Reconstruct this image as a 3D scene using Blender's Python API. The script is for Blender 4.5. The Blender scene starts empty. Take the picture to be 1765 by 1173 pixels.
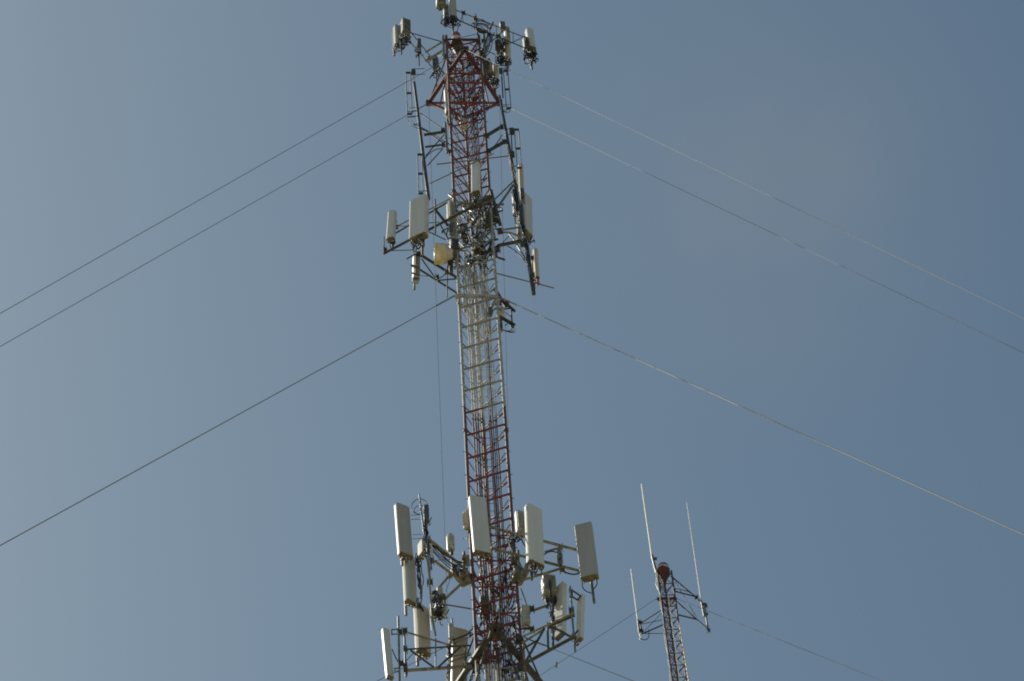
import bpy, math, random
from mathutils import Vector
rnd = random.Random(7)
S = bpy.context.scene
COL = S.collection
# ------------------------------------------------------------------ camera
F_PX = 5905.0; CX = 882.5; CY = 586.5
EL = math.radians(60.0); ROLL = math.radians(4.28)
CAM = Vector((0, 0, 1.6))
fwd = Vector((0, math.cos(EL), math.sin(EL)))
rv = Vector((1, 0, 0)); uv = Vector((0, -math.sin(EL), math.cos(EL)))
cr = rv*math.cos(ROLL) - uv*math.sin(ROLL)
cu = rv*math.sin(ROLL) + uv*math.cos(ROLL)
cd = bpy.data.cameras.new('camera'); co = bpy.data.objects.new('camera', cd); COL.objects.link(co)
from mathutils import Matrix
co.matrix_world = Matrix(((cr.x, cu.x, -fwd.x, CAM.x), (cr.y, cu.y, -fwd.y, CAM.y), (cr.z, cu.z, -fwd.z, CAM.z), (0, 0, 0, 1)))
cd.sensor_width = 36.0; cd.lens = 36.0*F_PX/1765.0; cd.clip_start = 0.5; cd.clip_end = 6000
S.camera = co
# ------------------------------------------------------------------ world and sun
SUN_EL = math.radians(45); SUN_AZ = math.radians(154)      # azimuth counted from +X
sdir = Vector((math.cos(SUN_EL)*math.cos(SUN_AZ), math.cos(SUN_EL)*math.sin(SUN_AZ), math.sin(SUN_EL)))
W = bpy.data.worlds.new('World'); S.world = W; W.use_nodes = True
nt = W.node_tree; bg = nt.nodes['Background']
sky = nt.nodes.new('ShaderNodeTexSky'); sky.sky_type = 'NISHITA'; sky.sun_disc = False
sky.sun_elevation = SUN_EL; sky.sun_rotation = math.pi/2 - SUN_AZ
sky.air_density = 1.0; sky.dust_density = 2.0; sky.ozone_density = 1.0
tint = nt.nodes.new('ShaderNodeMix'); tint.data_type = 'RGBA'; tint.blend_type = 'MULTIPLY'; tint.inputs[0].default_value = 1.0
tint.inputs[7].default_value = (0.78, 0.90, 0.82, 1)
nt.links.new(sky.outputs[0], tint.inputs[6])
# a faint veil of high haze in one part of the sky
tc = nt.nodes.new('ShaderNodeTexCoord'); vd = nt.nodes.new('ShaderNodeVectorMath'); vd.operation = 'DISTANCE'
hz = (fwd*F_PX + cr*(1330-CX) - cu*(320-CY)).normalized(); vd.inputs[1].default_value = tuple(hz)
nt.links.new(tc.outputs['Generated'], vd.inputs[0])
mr_ = nt.nodes.new('ShaderNodeMapRange'); mr_.interpolation_type = 'SMOOTHSTEP'
mr_.inputs[1].default_value = 0.0; mr_.inputs[2].default_value = 0.085; mr_.inputs[3].default_value = 0.42; mr_.inputs[4].default_value = 0.0
nt.links.new(vd.outputs['Value'], mr_.inputs[0])
nz = nt.nodes.new('ShaderNodeTexNoise'); nz.inputs['Scale'].default_value = 22; nz.inputs['Detail'].default_value = 4
nt.links.new(tc.outputs['Generated'], nz.inputs['Vector'])
ml_ = nt.nodes.new('ShaderNodeMath'); ml_.operation = 'MULTIPLY'; nt.links.new(mr_.outputs[0], ml_.inputs[0]); nt.links.new(nz.outputs['Fac'], ml_.inputs[1])
vm = nt.nodes.new('ShaderNodeMix'); vm.data_type = 'RGBA'; nt.links.new(ml_.outputs[0], vm.inputs[0])
vm.inputs[7].default_value = (2.4, 2.65, 2.75, 1)
nt.links.new(tint.outputs[2], vm.inputs[6]); nt.links.new(vm.outputs[2], bg.inputs[0]); bg.inputs[1].default_value = 0.105
sl = bpy.data.lights.new('sun', 'SUN'); so = bpy.data.objects.new('sun', sl); COL.objects.link(so)
sl.energy = 4.6; sl.angle = math.radians(0.53); sl.color = (1.0, 0.93, 0.80)
so.rotation_euler = sdir.to_track_quat('Z', 'Y').to_euler(); so.location = (0, 0, 120)
S.view_settings.view_transform = 'Standard'; S.view_settings.look = 'None'
S.view_settings.gamma = 1; S.view_settings.use_curve_mapping = False
S.view_settings.exposure = 0.0
S.cycles.filter_width = 1.9
S.cycles.max_bounces = 6
# ------------------------------------------------------------------ projection helpers (photo measurements -> points in the place)
D1 = 40.0; D2 = 60.0
def ray(x, y):
    return fwd*F_PX + cr*(x-CX) - cu*(y-CY)
def P(x, y, v=0.0, D=D1):           # on the upright plane v metres behind the mast axis
    r = ray(x, y); t = (D+v-CAM.y)/r.y
    return CAM + r*t
def H(x, y, z):                     # on the level plane at height z
    r = ray(x, y); t = (z-CAM.z)/r.z
    return CAM + r*t
def mpp(p): return (p-CAM).dot(fwd)/F_PX      # metres per photo pixel at p
def G(x, y, a, D=D1):               # helper: number = v, Vector = level with it
    return H(x, y, a.z) if isinstance(a, Vector) else P(x, y, a, D)
UP = Vector((0, 0, 1))
# ------------------------------------------------------------------ materials
def mat(name, col, rough=0.5, metal=0.0, var=0.12, scale=6.0, spec=0.5, col2=None, bump=0.0, det=5, streak=False):
    m = bpy.data.materials.new(name); m.use_nodes = True; t = m.node_tree; b = t.nodes['Principled BSDF']
    b.inputs['Roughness'].default_value = rough; b.inputs['Metallic'].default_value = metal
    b.inputs['Specular IOR Level'].default_value = spec
    g = t.nodes.new('ShaderNodeNewGeometry')
    n = t.nodes.new('ShaderNodeTexNoise'); n.inputs['Scale'].default_value = scale; n.inputs['Detail'].default_value = det
    if streak:
        mp = t.nodes.new('ShaderNodeMapping'); mp.inputs['Scale'].default_value = (6, 6, .35)
        t.links.new(g.outputs['Position'], mp.inputs[0]); t.links.new(mp.outputs[0], n.inputs['Vector'])
    else: t.links.new(g.outputs['Position'], n.inputs['Vector'])
    r = t.nodes.new('ShaderNodeValToRGB'); t.links.new(n.outputs['Fac'], r.inputs[0])
    c2 = col2 or tuple(c*(1-var*2.2) for c in col); c1 = tuple(min(1, c*(1+var)) for c in col)
    r.color_ramp.elements[0].position = 0.33; r.color_ramp.elements[1].position = 0.68
    r.color_ramp.elements[0].color = (*c2, 1); r.color_ramp.elements[1].color = (*c1, 1)
    t.links.new(r.outputs[0], b.inputs['Base Color'])
    if bump:
        bn = t.nodes.new('ShaderNodeBump'); bn.inputs['Strength'].default_value = bump; bn.inputs['Distance'].default_value = 0.01
        t.links.new(n.outputs['Fac'], bn.inputs['Height']); t.links.new(bn.outputs[0], b.inputs['Normal'])
    return m
Z_RED_TOP = P(781, 362, -0.26).z       # red above this height
Z_RED_LOW = P(798, 706, -0.26).z       # white between, red below
Z_WHITE_LOW = P(820, 1150, -0.26).z    # white again below
def banded(name, red, white, rough, rough_var=0.12, metal=0.0, spec=0.5):
    m = bpy.data.materials.new(name); m.use_nodes = True; t = m.node_tree; b = t.nodes['Principled BSDF']
    b.inputs['Roughness'].default_value = rough; b.inputs['Metallic'].default_value = metal
    b.inputs['Specular IOR Level'].default_value = spec
    N = t.nodes.new; L = t.links.new
    g = N('ShaderNodeNewGeometry'); sx = N('ShaderNodeSeparateXYZ'); L(g.outputs['Position'], sx.inputs[0])
    n = N('ShaderNodeTexNoise'); n.inputs['Scale'].default_value = 7; n.inputs['Detail'].default_value = 6; L(g.outputs['Position'], n.inputs['Vector'])
    def mt(op, a, bb):
        k = N('ShaderNodeMath'); k.operation = op
        for i, q in enumerate((a, bb)):
            if isinstance(q, (int, float)): k.inputs[i].default_value = q
            else: L(q, k.inputs[i])
        return k.outputs[0]
    zj = mt('ADD', sx.outputs[2], mt('MULTIPLY', mt('SUBTRACT', n.outputs['Fac'], 0.5), 0.25))
    top = mt('GREATER_THAN', zj, Z_RED_TOP)
    mid = mt('MULTIPLY', mt('LESS_THAN', zj, Z_RED_LOW), mt('GREATER_THAN', zj, Z_WHITE_LOW))
    fac = mt('MAXIMUM', top, mid)
    mx = N('ShaderNodeMix'); mx.data_type = 'RGBA'; L(fac, mx.inputs[0]); mx.inputs[6].default_value = (*white, 1); mx.inputs[7].default_value = (*red, 1)
    rp = N('ShaderNodeValToRGB'); L(n.outputs['Fac'], rp.inputs[0])
    rp.color_ramp.elements[0].position = 0.36; rp.color_ramp.elements[0].color = (0.62, 0.58, 0.54, 1)
    rp.color_ramp.elements[1].position = 0.6; rp.color_ramp.elements[1].color = (1.05, 1.05, 1.05, 1)
    mm = N('ShaderNodeMix'); mm.data_type = 'RGBA'; mm.blend_type = 'MULTIPLY'; mm.inputs[0].default_value = 1
    L(mx.outputs[2], mm.inputs[6]); L(rp.outputs[0], mm.inputs[7]); L(mm.outputs[2], b.inputs['Base Color'])
    return m
M = dict(
    leg=banded('faded_red_and_white_paint', (0.14, 0.06, 0.047), (0.37, 0.37, 0.35), 0.6),
    brace=banded('red_and_white_paint', (0.175, 0.036, 0.025), (0.26, 0.26, 0.235), 0.6),
    cable_p=banded('painted_cable', (0.16, 0.07, 0.05), (0.58, 0.57, 0.53), 0.28),
    red=mat('red_paint', (0.17, 0.045, 0.03), 0.5),
    dred=mat('dark_red_paint', (0.09, 0.022, 0.016), 0.65),
    steel=mat('galvanized_steel', (0.21, 0.20, 0.16), 0.40, 0.35, 0.25, 9),
    dsteel=mat('dark_weathered_steel', (0.06, 0.056, 0.038), 0.58, 0.1, 0.3, 9),
    osteel=mat('yellowed_galvanized_steel', (0.27, 0.235, 0.13), 0.45, 0.25, 0.25, 8),
    wire_p=mat('pale_wire', (0.23, 0.215, 0.175), 0.55, 0.0, 0.05),
    wire=mat('galvanized_wire', (0.17, 0.16, 0.135), 0.6, 0.0, 0.05),
    radome=mat('grey_radome', (0.53, 0.53, 0.50), 0.42, 0, 0.035, 2.0, streak=True),
    radome_w=mat('pale_radome', (0.60, 0.60, 0.56), 0.4, 0, 0.035, 2.0, streak=True),
    radome_d=mat('dull_grey_radome', (0.36, 0.345, 0.32), 0.45, 0, 0.045, 2, streak=True),
    radome_t=mat('tan_radome', (0.52, 0.46, 0.36), 0.45, 0, 0.06, 2, streak=True),
    cap=mat('olive_end_cap', (0.17, 0.14, 0.05), 0.5, 0, 0.3, 12),
    dcap=mat('dark_end_cap', (0.10, 0.095, 0.08), 0.5, 0, 0.2, 12),
    rru_m=mat('olive_radio_housing', (0.21, 0.205, 0.16), 0.5, 0.0, 0.2, 10),
    rru=mat('radio_housing', (0.40, 0.39, 0.33), 0.45, 0.0, 0.12, 10),
    rru_d=mat('dark_radio_housing', (0.10, 0.097, 0.08), 0.45, 0.1, 0.2, 10),
    black=mat('black_cable', (0.030, 0.028, 0.025), 0.5, 0, 0.2, 10, 0.4),
    chrome=mat('plated_connector', (0.75, 0.72, 0.66), 0.22, 0.95, 0.05, 10),
    white=mat('white_fibreglass', (0.74, 0.73, 0.67), 0.35, 0, 0.04, 3),
    dish=mat('yellow_stained_radome', (0.60, 0.58, 0.47), 0.5, 0, 0.06, 0.9, col2=(0.46, 0.34, 0.06), streak=True),
    glass=mat('red_lens', (0.34, 0.02, 0.02), 0.12, 0, 0.1, 10),
    tape=mat('red_tape', (0.38, 0.05, 0.04), 0.45, 0, 0.1, 10),
    bronze=mat('brown_weathered_tube', (0.17, 0.13, 0.085), 0.45, 0.2, 0.15, 9),
    ground=mat('dry_grass_ground', (0.36, 0.32, 0.22), 0.9, 0, 0.25, 0.4),
)
# ------------------------------------------------------------------ mesh builder
class MB:
    def __init__(s): s.v = []; s.f = []; s.sm = []
    def tube(s, pts, r, n=8, cap=True, r2=None):
        pts = [Vector(p) for p in pts]
        pts = [p for i, p in enumerate(pts) if i == 0 or (p-pts[i-1]).length > 1e-5]
        if len(pts) < 2: return s
        base = len(s.v); k = len(pts); d0 = (pts[1]-pts[0]).normalized()
        a = d0.cross(UP if abs(d0.z) < 0.9 else Vector((1, 0, 0))).normalized()
        for i, p in enumerate(pts):
            if i == 0: d = d0
            elif i == k-1: d = (pts[-1]-pts[-2]).normalized()
            else: d = ((pts[i]-pts[i-1]).normalized()+(pts[i+1]-pts[i]).normalized()).normalized()
            a = (a - d*a.dot(d)).normalized(); b = d.cross(a)
            rr = r if r2 is None else r+(r2-r)*i/(k-1)
            for j in range(n):
                t = 2*math.pi*j/n; s.v.append(p+a*math.cos(t)*rr+b*math.sin(t)*rr)
        for i in range(k-1):
            for j in range(n):
                q = base+i*n; s.f.append((q+j, q+(j+1) % n, q+n+(j+1) % n, q+n+j)); s.sm.append(True)
        if cap:
            s.caps(base, base+(k-1)*n, n)
        return s
    def caps(s, b0, b1, n):        # end faces on vertices of their own, so they stay crisp
        c = len(s.v); s.v += [s.v[b0+j] for j in range(n)]+[s.v[b1+j] for j in range(n)]
        s.f.append(tuple(c+j for j in reversed(range(n)))); s.sm.append(False)
        s.f.append(tuple(c+n+j for j in range(n))); s.sm.append(False)
    def prism(s, prof, o, ax, ay, az, L, smooth=False):     # closed profile in (ax, ay), swept L along az
        base = len(s.v); n = len(prof)
        for k in (0, 1):
            for (x, y) in prof: s.v.append(o+ax*x+ay*y+az*(L*k))
        ln = [math.hypot(prof[j][0]-prof[(j+1) % n][0], prof[j][1]-prof[(j+1) % n][1]) for j in range(n)]; big = max(ln)*.45
        for j in range(n): s.f.append((base+j, base+(j+1) % n, base+n+(j+1) % n, base+n+j)); s.sm.append(smooth and ln[j] < big)
        s.caps(base, base+n, n)
        return s
    def box(s, c, ax, ay, az, lx, ly, lz, bev=0.0):
        b = min(bev, lx*.3, ly*.3) if bev else min(lx, ly)*0.12
        hx, hy = lx/2, ly/2
        prof = [(-hx+b, -hy), (hx-b, -hy), (hx, -hy+b), (hx, hy-b), (hx-b, hy), (-hx+b, hy), (-hx, hy-b), (-hx, -hy+b)]
        return s.prism(prof, c-az*(lz/2), ax, ay, az, lz)
    def beam(s, p, q, w, h):       # square-section member
        p = Vector(p); q = Vector(q); d = (q-p); L = d.length
        if L < 1e-5: return s
        d.normalize(); a = d.cross(UP if abs(d.z) < 0.9 else Vector((1, 0, 0))).normalized(); b = d.cross(a)
        return s.box((p+q)/2, a, b, d, w, h, L)
    def lathe(s, o, prof, n=20, ax=UP):   # prof: (radius, height)
        a = ax.cross(Vector((1, 0, 0)) if abs(ax.x) < 0.9 else Vector((0, 1, 0))).normalized(); b = ax.cross(a)
        base = len(s.v)
        for (r, h) in prof:
            for j in range(n):
                t = 2*math.pi*j/n; s.v.append(o+ax*h+a*math.cos(t)*r+b*math.sin(t)*r)
        for i in range(len(prof)-1):
            for j in range(n):
                q = base+i*n; s.f.append((q+j, q+(j+1) % n, q+n+(j+1) % n, q+n+j)); s.sm.append(True)
        s.caps(base, base+(len(prof)-1)*n, n)
        return s
    def build(s, name, m, parent=None, origin=None):
        o0 = Vector(origin) if origin is not None else Vector((0, 0, 0))
        me = bpy.data.meshes.new(name); me.from_pydata([tuple(p-o0) for p in s.v], [], s.f); me.validate()
        if len(me.polygons) == len(s.sm): me.polygons.foreach_set('use_smooth', s.sm)
        me.materials.append(m); me.update()
        o = bpy.data.objects.new(name, me); COL.objects.link(o)
        if parent is None: o.location = o0
        else: o.parent = parent
        return o
def tag(o, label=None, cat=None, group=None, kind=None):
    if label: o['label'] = label
    if cat: o['category'] = cat
    if group: o['group'] = group
    if kind: o['kind'] = kind
    return o
class Thing:
    def __init__(s, name, label, cat, loc, group=None):
        s.o = bpy.data.objects.new(name, None); s.o.empty_display_size = 0.2; COL.objects.link(s.o)
        s.loc = Vector(loc); s.o.location = s.loc; tag(s.o, label, cat, group)
    def part(s, name, mb, m, parent=None, label=None):
        o = mb.build(name, m, parent or s.o, s.loc)
        if label: o['label'] = label
        return o
def single(name, label, cat, mb, m, group=None):
    lo = min(mb.v, key=lambda p: p.z)
    o = mb.build(name, m, None, lo); tag(o, label, cat, group); return o
def T(mb, p, q, wpx, n=8):          # tube of a given width in photo pixels
    return mb.tube([p, q], wpx*mpp((Vector(p)+Vector(q))/2)/2, n)
def curve(p0, p1, sag, n=10, side=None):   # hanging or bulging cable between two points
    side = side if side is not None else Vector((0, 0, -1))
    return [p0.lerp(p1, i/n)+side*(sag*4*(i/n)*(1-i/n)) for i in range(n+1)]
def wob(pts, a):
    return [pts[0]]+[p+Vector((rnd.uniform(-a, a), rnd.uniform(-a, a), rnd.uniform(-a, a))) for p in pts[1:-1]]+[pts[-1]]
# ------------------------------------------------------------------ ground (out of frame, it bounces the light)
g = MB(); R0 = 3000
g.v = [Vector((-R0, -R0, 0)), Vector((R0, -R0, 0)), Vector((R0, R0, 0)), Vector((-R0, R0, 0))]; g.f = [(0, 1, 2, 3)]; g.sm = [False]
go = g.build('ground', M['ground']); go['kind'] = 'structure'
# ------------------------------------------------------------------ main mast
FW = 0.90; YAW = math.radians(4.9)
pm = P(833, 700, 0); pl = P(798.3, 700, -0.26); pr = P(868, 700, -0.26)
AX = Vector(((pl.x+pr.x)/2, D1, 0))
def leg_xy(ang): return Vector((AX.x+FW/math.sqrt(3)*math.cos(ang), D1+FW/math.sqrt(3)*math.sin(ang), 0))
LL = leg_xy(math.radians(210)+YAW); LR = leg_xy(math.radians(330)+YAW); LM = leg_xy(math.radians(90)+YAW)
ZTOP = P(774, 66, -0.2).z
ZBOT = P(820, 1173, -0.26).z
def at(leg, z): return Vector((leg.x, leg.y, z))
def lz(x, y, leg):                   # height of the photo point (x, y) on a leg
    return P(x, y, leg.y-D1).z
mast = Thing('guyed_lattice_tower', 'tall red and white triangular lattice tower carrying antennas along its whole height', 'tower', (AX.x, D1, 0))
LEGR = 0.035
ZF0 = lz(801, 790.5, LL); BAY = 0.962
for leg, out in ((LL, -1), (LR, 1), (LM, 0)):
    b = MB(); b.tube([at(leg, 0), at(leg, ZTOP)], LEGR, 12)
    z = ZF0-25*BAY
    while z < ZTOP-.2:
        if out:                        # step pegs
            b.tube([at(leg, z+.3), at(leg, z+.3)+Vector((out*0.075, 0, 0))], 0.009, 6)
        z += BAY
    z = ZF0 - 20*6.0
    while z < ZTOP-.3:                 # bolted flanges every 6 m
        if z > 1: b.tube([at(leg, z-.03), at(leg, z+.03)], 0.058, 12)
        z += 5.77
    mast.part('leg', b, M['leg'])
braces = []
def brace(p, q, r): braces.append((p, q, r))
k0 = int((ZF0-1)//BAY); kz = -k0
z = ZF0-k0*BAY
while z < ZTOP-0.3:
    z2 = min(z+0.50, ZTOP)
    fine = 0.018
    brace(at(LL, z), at(LR, z2), 0.024)            # front face: one inclined tube per bay
    brace(at(LL, z-.02), at(LM, z-.02), 0.011); brace(at(LR, z+.35), at(LM, z+.35), 0.011)
    brace(at(LL, z+.28), at(LM, z+.85), 0.021); brace(at(LR, z+.05), at(LM, z+.62), 0.021)
    if z > Z_RED_TOP-0.5:              # the upper part is latticed more densely
        brace(at(LL, z+.50), at(LR, z+.96), 0.010)
        brace(at(LL, z+.45), at(LM, z-.25), 0.012); brace(at(LR, z+.45), at(LM, z-.25), 0.012)
    if z < lz(812, 930, LL):
        brace(at(LL, z+.75), at(LR, z+.78), 0.018); brace(at(LL, z+.5), at(LM, z), 0.018); brace(at(LR, z+.9), at(LM, z+.3), 0.018)
        brace(at(LL, z+.10), at(LR, z+.40), 0.012); brace(at(LR, z+.6), at(LL, z+1.0), 0.012)
    z += BAY
inview = [b for b in braces if (b[0].z+b[1].z)/2 > ZBOT-0.5]
inview.sort(key=lambda b: -b[2]*(b[1]-b[0]).length/(b[0]-CAM).length)
for (p, q, r) in inview[:100]:
    mast.part('brace', MB().tube([p, q], r, 8), M['brace'])
rest = MB(); ids = set(id(b) for b in inview[:100])
for b in braces:
    if id(b) not in ids: rest.tube([b[0], b[1]], b[2], 6)
o = mast.part('lattice_bracing', rest, M['brace']); o['kind'] = 'stuff'
# ladder inside
def bary(fx, dy):                      # fx: share across the face, dy: metres behind the front face
    p = LL.lerp(LR, fx); n = (LM-(LL+LR)/2).normalized(); return p+n*dy
la = bary(0.50, 0.30); lb = bary(0.62, 0.30)
b = MB()
for q in (la, lb): b.tube([at(q, 0), at(q, ZTOP-1.0)], 0.014, 6)
z = 1.0
while z < ZTOP-1.2: b.tube([at(la, z), at(lb, z)], 0.007, 5); z += 0.30
mast.part('ladder', b, M['cable_p'])
# top plate, cone under the beacon
zt = ZTOP
b = MB(); b.beam(at(LL, zt-.25), at(LR, zt-.25), .05, .05); b.beam(at(LL, zt-.25), at(LM, zt-.25), .05, .05); b.beam(at(LR, zt-.25), at(LM, zt-.25), .05, .05)
mast.part('top_frame', b, M['dred'])
bc = P(787, 76, -0.05)
b = MB(); b.lathe(bc-Vector((0, 0, .75)), [(0.02, 0), (0.05, .15), (0.17, .62), (0.19, .66), (0.19, .69)], 18)
mast.part('light_cone', b, M['dsteel'])
bl = Thing('obstruction_beacon', 'red obstruction light with a white band on the very top of the big tower', 'beacon', bc-Vector((0, 0, .06)))
bl.part('base', MB().lathe(bc-Vector((0, 0, .06)), [(0.15, 0), (0.15, .08), (0.13, .12)], 20), M['dsteel'])
bl.part('clear_band', MB().lathe(bc+Vector((0, 0, .06)), [(0.135, 0), (0.14, .04), (0.14, .24), (0.125, .30)], 20), M['radome_w'])
bl.part('red_lens', MB().lathe(bc+Vector((0, 0, .36)), [(0.12, 0), (0.13, .06), (0.12, .24), (0.08, .34), (0.03, .38)], 20), M['glass'])
# torque arms
def torque(apex_px, v, tipl, tipr, mat_, w=0.10, low=0.0):
    A = P(*apex_px, v); Lt = H(*tipl, A.z); Rt = H(*tipr, A.z)
    b = MB(); b.box(A, rv, Vector((0, 1, 0)), UP, .22, .14, .07)
    b.box(Lt, rv, Vector((0, 1, 0)), UP, .16, .16, .09); b.box(Rt, rv, Vector((0, 1, 0)), UP, .16, .16, .09)
    root = mast.part('torque_arm', b, M['dsteel'])
    mast.part('arm_beam', MB().beam(A, Lt, w, w), mat_, root); mast.part('arm_beam', MB().beam(A, Rt, w, w), mat_, root)
    mz = at(LM, lz(803, apex_px[1]+119, LM))
    mast.part('arm_beam', MB().beam(Lt, Rt, w*.55, w*.55), M['red'] if mat_ is not M['dsteel'] else mat_, root)
    for q in (Lt, Rt):
        mast.part('arm_beam', MB().beam(q, mz, w*.7, w*.7), M['red'] if mat_ is not M['dsteel'] else mat_, root)
    for q, lg in ((Lt, LL), (Rt, LR)):
        mast.part('arm_strut', MB().tube([q, at(lg, A.z+.85)], .02, 8), mat_, root)
        mast.part('arm_strut', MB().tube([q.lerp(mz, .3), at(lg, A.z+.02)], .02, 8), M['red'] if mat_ is not M['dsteel'] else mat_, root)
    return A, Lt, Rt
A1, L1, R1 = torque((801, 84), -0.85, (739, 177), (861, 177), M['dred'])
for (xa, ya, w_) in ((773, 100, .03), (772, 128, .045), (773, 144, .05), (774, 178, .05)):
    zz = lz(xa, ya, LL); mast.part('cross_beam', MB().beam(at(LL, zz)-Vector((0, .03, 0)), at(LR, zz)-Vector((0, .03, 0)), w_, w_), M['red'])
    mast.part('cross_beam', MB().beam(at(LL, zz-.1), at(LM, zz-.1), w_*.8, w_*.8), M['red']); mast.part('cross_beam', MB().beam(at(LR, zz-.1), at(LM, zz-.1), w_*.8, w_*.8), M['red'])
A2, L2, R2 = torque((853, 1081), -0.98, (783, 1187), (936, 1182), M['dsteel'], 0.115)
b = MB()
for (x0, y0, x1, y1) in ((846, 1088, 818, 1180), (866, 1096, 896, 1172)):
    b.beam(P(x0, y0, -0.95), P(x1, y1, -0.4), .04, .04)
for q in (P(852, 1085, -.93), P(863, 1085, -.93)): b.tube([q, q+Vector((0, .05, 1.15))], .012, 6)
mast.part('arm_strut', b, M['dsteel'])
# collar of the third guy level
C3 = P(784, 509, -0.36); C3r = H(859, 511, C3.z)
b = MB(); b.beam(C3, C3r, .06, .10); mz = at(LM, C3.z); b.beam(C3, mz, .05, .07); b.beam(C3r, mz, .05, .07)
mast.part('guy_collar', b, M['leg'])
# ------------------------------------------------------------------ guy wires
def guy(p, far, az, label, rpx=1.0, m=None, group='guy wires of the big tower', sag=0.0):
    n = (p-CAM).cross(ray(*far)); d = Vector((math.cos(math.radians(az)), math.sin(math.radians(az)), 0))
    q0 = Vector((p.x, p.y, 0)); Rg = -(n.dot(q0-CAM))/n.dot(d)
    e = q0+d*Rg
    print('guy', label[:40], 'radius', round(Rg, 1))
    b = MB(); pts = curve(p, e, sag, 24, Vector((0, 0, -1))) if sag else [p, p.lerp(e, .5), e]
    b.tube(pts, rpx*mpp(p)/2, 6)
    b.tube([p.lerp(e, .000), p.lerp(e, .012)], rpx*mpp(p)*.95, 6)      # turnbuckle and thimble
    return single('guy_wire', label, 'guy wire', b, m or M['wire'], group)
guy(A1, (0, 540), 210, 'uppermost guy wire running down to the left edge of the photo')
guy(L1, (0, 597), 210, 'second highest guy wire running down to the left from the red star arm')
guy(A1, (1765, 548), 330, 'uppermost guy wire running down to the right edge of the photo', .75)
guy(R1, (1765, 608), 330, 'second highest guy wire on the right, from the red star arm tip', .85)
guy(C3, (0, 940), 210, 'lowest and thickest guy wire running to the left edge', 1.5)
guy(C3r, (1765, 921), 330, 'lowest long guy wire running to the right edge', 1.5, M['wire_p'])
pl_ = L1-Vector((0, 0, .1)); pr_ = R1-Vector((0, 0, .1)); dv = Vector((pl_.x, pl_.y, 0)).normalized()
anc = Vector((pl_.x, pl_.y, 0))+dv*33.0
single('guy_wire', 'thin guy wire hanging almost upright left of the big tower', 'guy wire', MB().tube([pl_, anc], .85*mpp(pl_)/2, 6), M['wire'], 'guy wires of the big tower')
single('guy_wire', 'thin guy wire hanging almost upright right of the big tower', 'guy wire', MB().tube([pr_, anc], .80*mpp(pr_)/2, 6), M['wire'], 'guy wires of the big tower')
def PX(p): d_ = p-CAM; return CX+F_PX*d_.dot(cr)/d_.dot(fwd), CY-F_PX*d_.dot(cu)/d_.dot(fwd)
for k in (.05, .1, .2, .3): print('thin', k, [round(q) for q in PX(pl_.lerp(anc, k))], [round(q) for q in PX(pr_.lerp(anc, k))])
guy(P(800, 1098, -.5), (665, 1166), 210, 'short visible guy wire leaving the left bottom edge from the steel frame', 1.1)
guy(P(900, 1097, -.4), (1090, 1173), 330, 'short visible guy wire crossing the bottom right frame down to the right', 1.1)
# ------------------------------------------------------------------ feeder cables
ZG = 0.4
def feeder(fx, dy, ytop, m, r, label, grp, kinks=1.0, ybot=None):
    q = bary(fx, dy); zt2 = min(ZTOP-.4, P(830, ytop, q.y-D1).z)
    pts = [at(q, ZG)]; z = ZBOT-1
    if ybot: z = P(830, ybot, q.y-D1).z; pts = []
    while z < zt2:
        pts.append(at(q, z)+Vector((rnd.uniform(-1, 1)*.006*kinks, rnd.uniform(-1, 1)*.006*kinks, 0))); z += .8
    pts.append(at(q, zt2)); b = MB().tube(pts, r, 8)
    for i in range(2, len(pts)-1, 1):                # hanger clips
        if rnd.random() < .8: b.box(pts[i], Vector((1, 0, 0)), Vector((0, 1, 0)), UP, r*2.6, r*2.6, .035)
    return single('feeder_cable', label, 'cable', b, m, grp)
GA = 'painted feeder cables left of the ladder inside the big tower'
for i, fx in enumerate((0.215, 0.275, 0.335, 0.40, 0.452)):
    feeder(fx, 0.16+.015*(i % 2), 430+6*i, M['cable_p'], 0.0165, 'one of the painted feeder cables left of the ladder inside the big tower', GA)
GB = 'feeder cables right of the ladder inside the big tower'
for i, fx in enumerate((0.655, 0.71, 0.755, 0.80)):
    feeder(fx, 0.20, (120, 100, 110, 125)[i], M['black' if i == 1 else 'cable_p'], (0.017, .012, .013, .013)[i],
           'one of the slim feeder cables right of the ladder inside the big tower', GB)
GC = 'rear cables in the white band of the big tower'
for i, (fx, dy) in enumerate(((.24, .34), (.30, .38), (.36, .46), (.42, .5), (.56, .48), (.68, .42), (.735, .36), (.78, .30))):
    feeder(fx, dy, 440+9*i, M['cable_p'], 0.0135 if i != 3 else .012, 'one of the thinner cables along the back of the white tower band', GC, 1.5, None if i in (1, 5) else 560+(i*37) % 60)
GD = 'extra cables joining the tower in its white middle band'
for i, fx in enumerate((.28, .345, .47, .60, .69, .50)):
    q = bary(fx, 0.10+.02*(i % 3)); z1 = P(820, 446+5*i, -.15).z; z0 = P(820, 525+14*i, -.15).z
    b = MB().tube(wob([at(q, z0+(z1-z0)*k/10) for k in range(11)], .012), .014, 8)
    single('coax_cable', 'one of the short pale cables crowding the white middle band of the big tower', 'cable', b, M['cable_p'], GD)
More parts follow.
